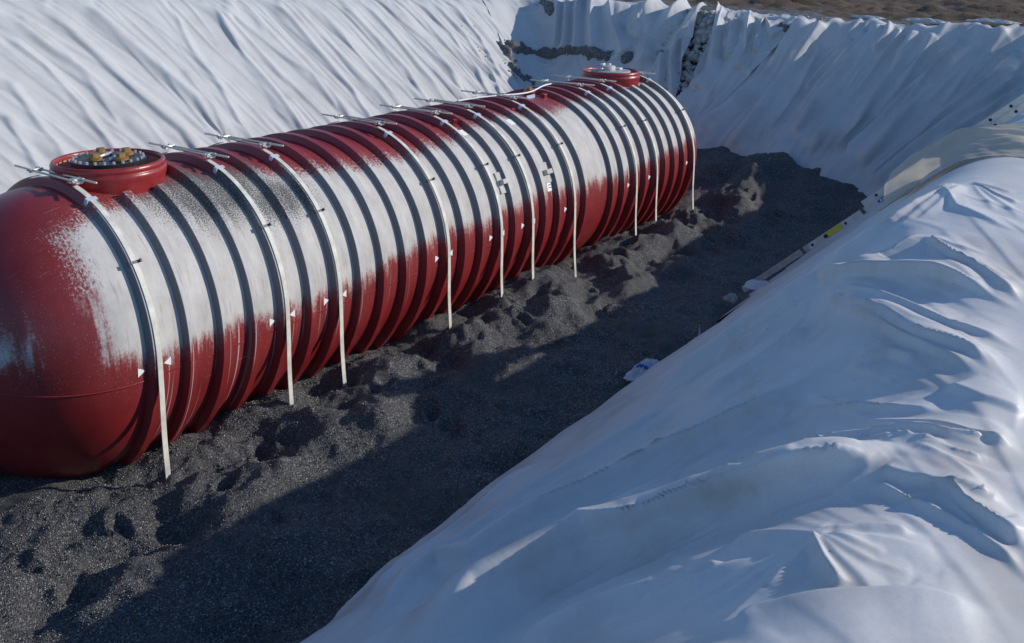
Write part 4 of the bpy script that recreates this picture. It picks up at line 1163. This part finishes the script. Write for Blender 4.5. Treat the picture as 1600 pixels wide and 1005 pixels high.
for (a, b2) in [((0.50, 0.02, 1.82), (0.74, 0.12, 1.82)), ((0.56, -0.15, 1.82), (0.73, -0.05, 1.82))]:
    MB().cyl(a, b2, 0.02, n=8).cyl((a[0], a[1], 1.79), a, 0.016, n=8).cyl((b2[0], b2[1], 1.79), b2, 0.016, n=8).build('handle', M['bolt'], lid, True)
# far lid
fx = RX(27.5)
lid2 = MB().lathe([(0.0, 1.79), (0.40, 1.79), (0.41, 1.78), (0.41, 1.74), (0.35, 1.73), (0.35, 1.5)], (fx, 0, 0), 48).build('manway_lid', M['greylid'], tank)
MB().lathe([(0.0, 0.10), (0.17, 0.10), (0.19, 0.085), (0.19, 0.0)], (fx-0.08, 0.06, 1.79), 28).build('lid_cap', M['greylid'], lid2, True)
MB().box((fx-0.12, 0.12, 1.91), (0.10, 0.07, 0.04)).build('latch', M['bolt'], lid2, bevel=0.006)
MB().box((fx+0.02, 0.05, 1.905), (0.07, 0.06, 0.03)).build('latch', M['bolt'], lid2, bevel=0.006)
MB().cyl((fx-0.32, 0.02, 1.84), (fx-0.10, 0.24, 1.86), 0.02, n=8).build('handle', M['bolt'], lid2, True)
MB().box((fx+0.20, -0.06, 1.81), (0.12, 0.16, 0.04)).build('hinge', M['bolt'], lid2, bevel=0.006)
# mid-length fitting with plug and tape
fit = MB().cyl((9.05, 0.0, 1.52), (9.05, 0.0, 1.66), 0.11, n=24).build('pipe_fitting', M['red'], tank, False)
MB().cyl((9.05, 0.0, 1.66), (9.05, 0.0, 1.70), 0.085, n=20).cyl((9.05, 0, 1.70), (9.05, 0, 1.745), 0.05, n=6).build('threaded_plug', M['brass'], fit)
MB().box((8.80, -0.20, 1.60), (0.26, 0.012, 0.085)).build('tape_patch', M['bluepatch'], fit)
MB().box((9.13, -0.27, 1.585), (0.09, 0.09, 0.10)).build('lug', M['red'], fit, bevel=0.008)

# ------------------------------------------------------------------ hold-down straps
RS = R0+RH+0.006
GZB = [-1.28, -1.06, -1.15, -0.97, -1.05, -1.12, -1.16, -1.07, -1.08, -1.0]
def band_mesh(side, dy, zb, w=0.058, th=0.009, d0=12.5):
    path = []
    for k in range(40):
        a = math.radians(d0+(88-d0)*k/39); path.append((RS*math.sin(a), RS*math.cos(a), math.sin(a), math.cos(a)))
    for k in range(1, 13):
        t = k/12; z = 0.05+(zb-0.25-0.05)*t
        path.append((RS+dy*t*t+0.004*math.sin(t*9), z, 1.0, 0.0))
    vs = []; fs = []
    for (y, z, ny, nz) in path:
        for (dx, o) in ((-w/2, 0), (w/2, 0), (w/2, th), (-w/2, th)):
            vs.append((dx, side*(y+ny*o), z+nz*o))
    for k in range(len(path)-1):
        for j in range(4):
            a, b = 4*k+j, 4*k+(j+1) % 4
            fs.append((a, b, b+4, a+4) if side > 0 else (a, a+4, b+4, b))
    fs.append((0, 1, 2, 3)); e = 4*(len(path)-1); fs.append((e+3, e+2, e+1, e))
    me = bpy.data.meshes.new('strap_band'); me.from_pydata(vs, [], fs); me.update()
    bm = bmesh.new(); bm.from_mesh(me); bmesh.ops.recalc_face_normals(bm, faces=bm.faces); bm.to_mesh(me); bm.free()
    return me
LAB = ['nearest hold-down strap beside the near dome, left of the near riser collar',
       'second hold-down strap from the near dome, just right of the near riser collar',
       'third hold-down strap from the near dome, right of the black grit patch',
       'fourth hold-down strap from the near dome along the red tank',
       'fifth hold-down strap from the near dome, just left of the lower lifting lug',
       'sixth hold-down strap, between the two box-shaped lifting lugs',
       'seventh hold-down strap, left of the mid-length plug fitting',
       'eighth hold-down strap from the near dome, right of the plug fitting',
       'ninth hold-down strap, the last one left of the far riser collar',
       'farthest hold-down strap, at the far end dome right of the far collar']
zr = R0+RH+0.040
for k, i in enumerate(STR):
    t = empty('hold_down_strap', (RX(i), 0, 0))
    tag(t, LAB[k], 'strap', 'hold-down straps over the tank')
    rk = random.Random(k)
    link('strap_band', band_mesh(-1, rk.uniform(0.03, 0.075), GZB[k]), M['band'], t, False)
    link('strap_band', band_mesh(1, 0.05, -1.1), M['band'], t, False)
    for (dx, ya, yb2) in ((-0.052, 0.70, -0.40), (0.052, 0.40, -0.68)):
        MB().cyl((dx, ya, zr+rk.uniform(-.008, .01)), (dx, yb2, zr+rk.uniform(-.008, .01)), 0.0125, n=8).build('threaded_rod', M['rod'], t, True)
    for yc in (-0.37, 0.37):
        rot = Matrix.Rotation(math.radians(12.5 if yc < 0 else -12.5), 3, 'X')
        m = MB().box((0, yc, zr-0.006), (0.145, 0.045, 0.04), rot)
        m.box((0, yc+(0.05 if yc < 0 else -0.05)*-1, zr-0.02), (0.08, 0.08, 0.02), rot)
        m.build('cleat', M['galv'], t, bevel=0.006)
        for dx in (-0.052, 0.052):
            yn = yc-0.06 if yc < 0 else yc+0.06
            MB().cyl((dx, yn-0.014, zr), (dx, yn+0.014, zr), 0.021, n=6).build('nut', M['rod'], t)
    for dg, mt, nm in ((20 if k else 23, M['clip'], 'clip'), (53, M['darkclip'], 'clip')):
        a = math.radians(dg); rot = Matrix.Rotation(a, 3, 'X')
        c = Vector((0, -RS*math.sin(a), RS*math.cos(a)))
        m = MB()
        if dg < 40:
            m.box(c+rot @ Vector((0, 0, 0.012)), (0.115, 0.05, 0.012), rot); m.box(c+rot @ Vector((-0.058, 0, -0.02)), (0.012, 0.05, 0.07), rot)
        else:
            m.box(c+rot @ Vector((0, 0, 0.012)), (0.10, 0.028, 0.010), rot); m.box(c+rot @ Vector((0.055, 0.0, 0.030)), (0.018, 0.034, 0.03), rot)
            m.box(c+rot @ Vector((-0.056, 0, -0.012)), (0.012, 0.045, 0.045), rot)
        m.build(nm, mt, t)

# white cord lying along the tank top
def tube(name, pts, r, mt, n=8):
    m = MB(); vs = []; fs = []
    for k, p in enumerate(pts):
        d = (Vector(pts[min(k+1, len(pts)-1)])-Vector(pts[max(k-1, 0)])).normalized(); a = d.cross(Vector((0, 0, 1))).normalized(); b = d.cross(a)
        vs += [Vector(p)+r*(math.cos(2*math.pi*i/n)*a+math.sin(2*math.pi*i/n)*b) for i in range(n)]
    for k in range(len(pts)-1): fs += [(k*n+i, k*n+(i+1) % n, (k+1)*n+(i+1) % n, (k+1)*n+i) for i in range(n)]
    m.add(vs, fs)
    return m.build(name, mt, None, True)
cp = []
for k in range(40):
    t = k/39; x = 7.10+2.9*t
    y = 0.12-0.30*math.sin(math.pi*t)+0.05*math.sin(9*t)
    cp.append((x, y, math.sqrt(RS**2-y*y)+0.016+0.02*math.sin(t*math.pi)))
cd = tube('white_cord', cp, 0.014, M['cord'])
tag(cd, 'white cord lying along the crown of the tank by the plug fitting', 'cord')

# ------------------------------------------------------------------ ladder on the near bank
lad = empty('extension_ladder', (8.4, -4.68, -1.11))
tag(lad, 'aluminium extension ladder lying up the near bank behind the white sheet', 'ladder')
A = Vector((8.4, -4.66, -1.10)); B = Vector((8.4, -8.95, 2.84))
ld = (B-A).normalized(); ln = Vector((1, 0, 0)).cross(ld)
if ln.z < 0: ln = -ln
LR = Matrix((Vector((1, 0, 0)), ld, ln)).transposed()
def lad_section(s0, s1, off, width, dx0, mt, holes, depth):
    for dx in (dx0, dx0+width):
        c = A+ld*((s0+s1)/2)+ln*off+Vector((dx, 0, 0))-lad.location
        m = MB().box(c, (0.008, s1-s0, depth), LR)
        for e in (-1, 1):
            m.box(c+LR @ Vector((0.014*(1 if dx == dx0 else -1), 0, e*(depth/2-0.004))), (0.03, s1-s0, 0.008), LR)
        rail = m.build('rail', mt, lad)
    s = s0+holes
    while s < s1-0.05:
        c = A+ld*s+ln*off-lad.location
        rung = MB().cyl(c+Vector((dx0-0.010, 0, 0)), c+Vector((dx0+width+0.01, 0, 0)), 0.019, n=10).build('rung', M['alu'], lad)
        MB().cyl(c+Vector((dx0-0.013, 0, 0)), c+Vector((dx0-0.0095, 0, 0)), 0.021, n=10).build('rung_end', M['hole'], rung)
        s += 0.305
lad_section(0.0, 5.75, 0.20, 0.42, 0.0, M['alu'], 0.16, 0.085)
lad_section(2.35, 5.9, 0.29, 0.36, 0.03, M['alu'], 0.24, 0.085)
def lad_plate(s0, s1, off, h, mt, nm, dx=-0.012):
    c = A+ld*((s0+s1)/2)+ln*off+Vector((dx, 0, 0))-lad.location
    return MB().box(c, (0.004, s1-s0, h), LR).build(nm, mt, lad)
lad_plate(1.62, 1.92, 0.20, 0.072, M['yellow'], 'warning_label')
lad_plate(1.60, 1.66, 0.20, 0.05, M['hole'], 'warning_label_print', -0.0155)
lad_plate(0.30, 1.30, 0.20, 0.078, M['fibre'], 'rail_wrap')
lad_plate(1.18, 1.23, 0.20, 0.10, M['darkclip'], 'bracket', -0.018)
lad_plate(2.28, 2.33, 0.22, 0.11, M['darkclip'], 'bracket', -0.018)
# oval maker's mark on the rail
c = A+ld*2.72+ln*0.20+Vector((-0.0125, 0, 0))-lad.location
vs = [c+LR @ Vector((0, 0.17*math.cos(t), 0.030*math.sin(t))) for t in np.linspace(0, 2*math.pi, 24, endpoint=False)]
vs2 = [v+Vector((-0.003, 0, 0)) for v in vs]
m = MB().add(vs2, [tuple(range(23, -1, -1))]); m.add(vs+vs2, [(i, (i+1) % 24, 24+(i+1) % 24, 24+i) for i in range(24)])
mk = m.build('oval_mark', M['blue'], lad)
m = MB()
for k in range(6): m.box(c+LR @ Vector((-0.005, -0.105+0.042*k, 0.0)), (0.002, 0.026, 0.022 if k % 2 else 0.030), LR)
m.build('oval_mark_letters', M['white'], mk)

# ------------------------------------------------------------------ litter and small things
def film(name, c, sx, sy, h, seed, mt, rotz=0.0, stripe=None):
    n_ = 40
    u, v = np.meshgrid(np.linspace(-1, 1, n_), np.linspace(-1, 1, n_), indexing='ij')
    rr = 1+0.18*perl(u*1.3, v*1.3, seed)
    x = u*sx*rr; y = v*sy*rr
    dome = np.clip(1-u*u, 0, 1)**0.5*np.clip(1-v*v, 0, 1)**0.5
    z = h*dome*(0.7+0.5*perl(u*1.8, v*1.8, seed+2))+h*0.35*(1-2*np.abs(fbm(u*2.6, v*2.6, seed+5, 3)))*(0.25+dome)
    cz, sz = math.cos(rotz), math.sin(rotz)
    P = np.stack([x*cz-y*sz, x*sz+y*cz, z], -1).reshape(-1, 3)
    o = link(name, mesh_from(P, grid_faces(n_, n_), name), mt)
    o.location = c
    if stripe:
        me = mesh_from((np.stack([x*cz-y*sz, x*sz+y*cz, z+0.006], -1)[stripe[0]:stripe[1], 6:34]).reshape(-1, 3), grid_faces(stripe[1]-stripe[0], 28), 'stripe')
        link('stripe', me, M['blue'], o)
    return o
o = film('plastic_bag', (5.2, -4.48, -1.16), 0.36, 0.15, 0.09, 7, M['plastic'], 0.05, (13, 19))
tag(o, 'white plastic bag with blue stripe at the foot of the near bank', 'bag')
o = film('plastic_scrap', (8.25, -5.05, -0.80), 0.16, 0.42, 0.10, 15, M['plastic'], -0.1)
tag(o, 'clear whitish plastic scrap lying against the ladder rail', 'plastic scrap')
for k, (x, y, z, a, b2, lab) in enumerate([
        (21.4, -2.6, 2.64, 0.45, 0.20, 'small white sheet scrap on the end rim, leftmost of three'),
        (20.9, -4.2, 2.66, 0.55, 0.22, 'white sheet scrap on the end rim, middle of three'),
        (21.8, -5.6, 2.68, 0.60, 0.25, 'white sheet scrap on the end rim, rightmost of three')]):
    o = film('sheet_scrap', (x, y, z-0.03), a, b2, 0.07, 30+k, M['cloth'], 1.2)
    tag(o, lab, 'scrap', 'cloth scraps on the end rim')
# rubble in the gap of the torn sheets
rs = np.random.RandomState(8)
n = 420
ry = rs.uniform(0.1, 1.9, n); rx = rs.uniform(17.3, 20.0, n)
rz = pit_h(rx, ry)
rub = link('rubble', rocks_mesh(np.stack([rx, ry, rz+0.03], -1), rs.uniform(0.05, 0.15, n), 9, 1, 0.8), M['rock'], smooth=False)
tag(rub, 'broken grey rubble showing in the gap between two sheets on the end wall', 'rubble', kind='stuff')
# a stone by the ladder foot and a stub of white plastic
o = link('stone', rocks_mesh(np.array([[0, 0, 0.0]]), [0.11], 5, 1), M['rock'], smooth=False); o.location = (8.35, -4.35, -1.10)
tag(o, 'single brownish stone on the gravel beside the ladder foot', 'stone')
m = MB(); m.add([(0.02, 0.03, 0), (-0.05, 0.0, 0), (0.06, -0.02, 0), (0.0, 0.0, 0.26)], [(0, 1, 3), (1, 2, 3), (2, 0, 3), (0, 2, 1)])
o = m.build('sheet_corner', M['cloth']); o.location = (6.55, -4.62, -1.15)
tag(o, 'small upright white sheet corner poking from the gravel by the bank', 'scrap')
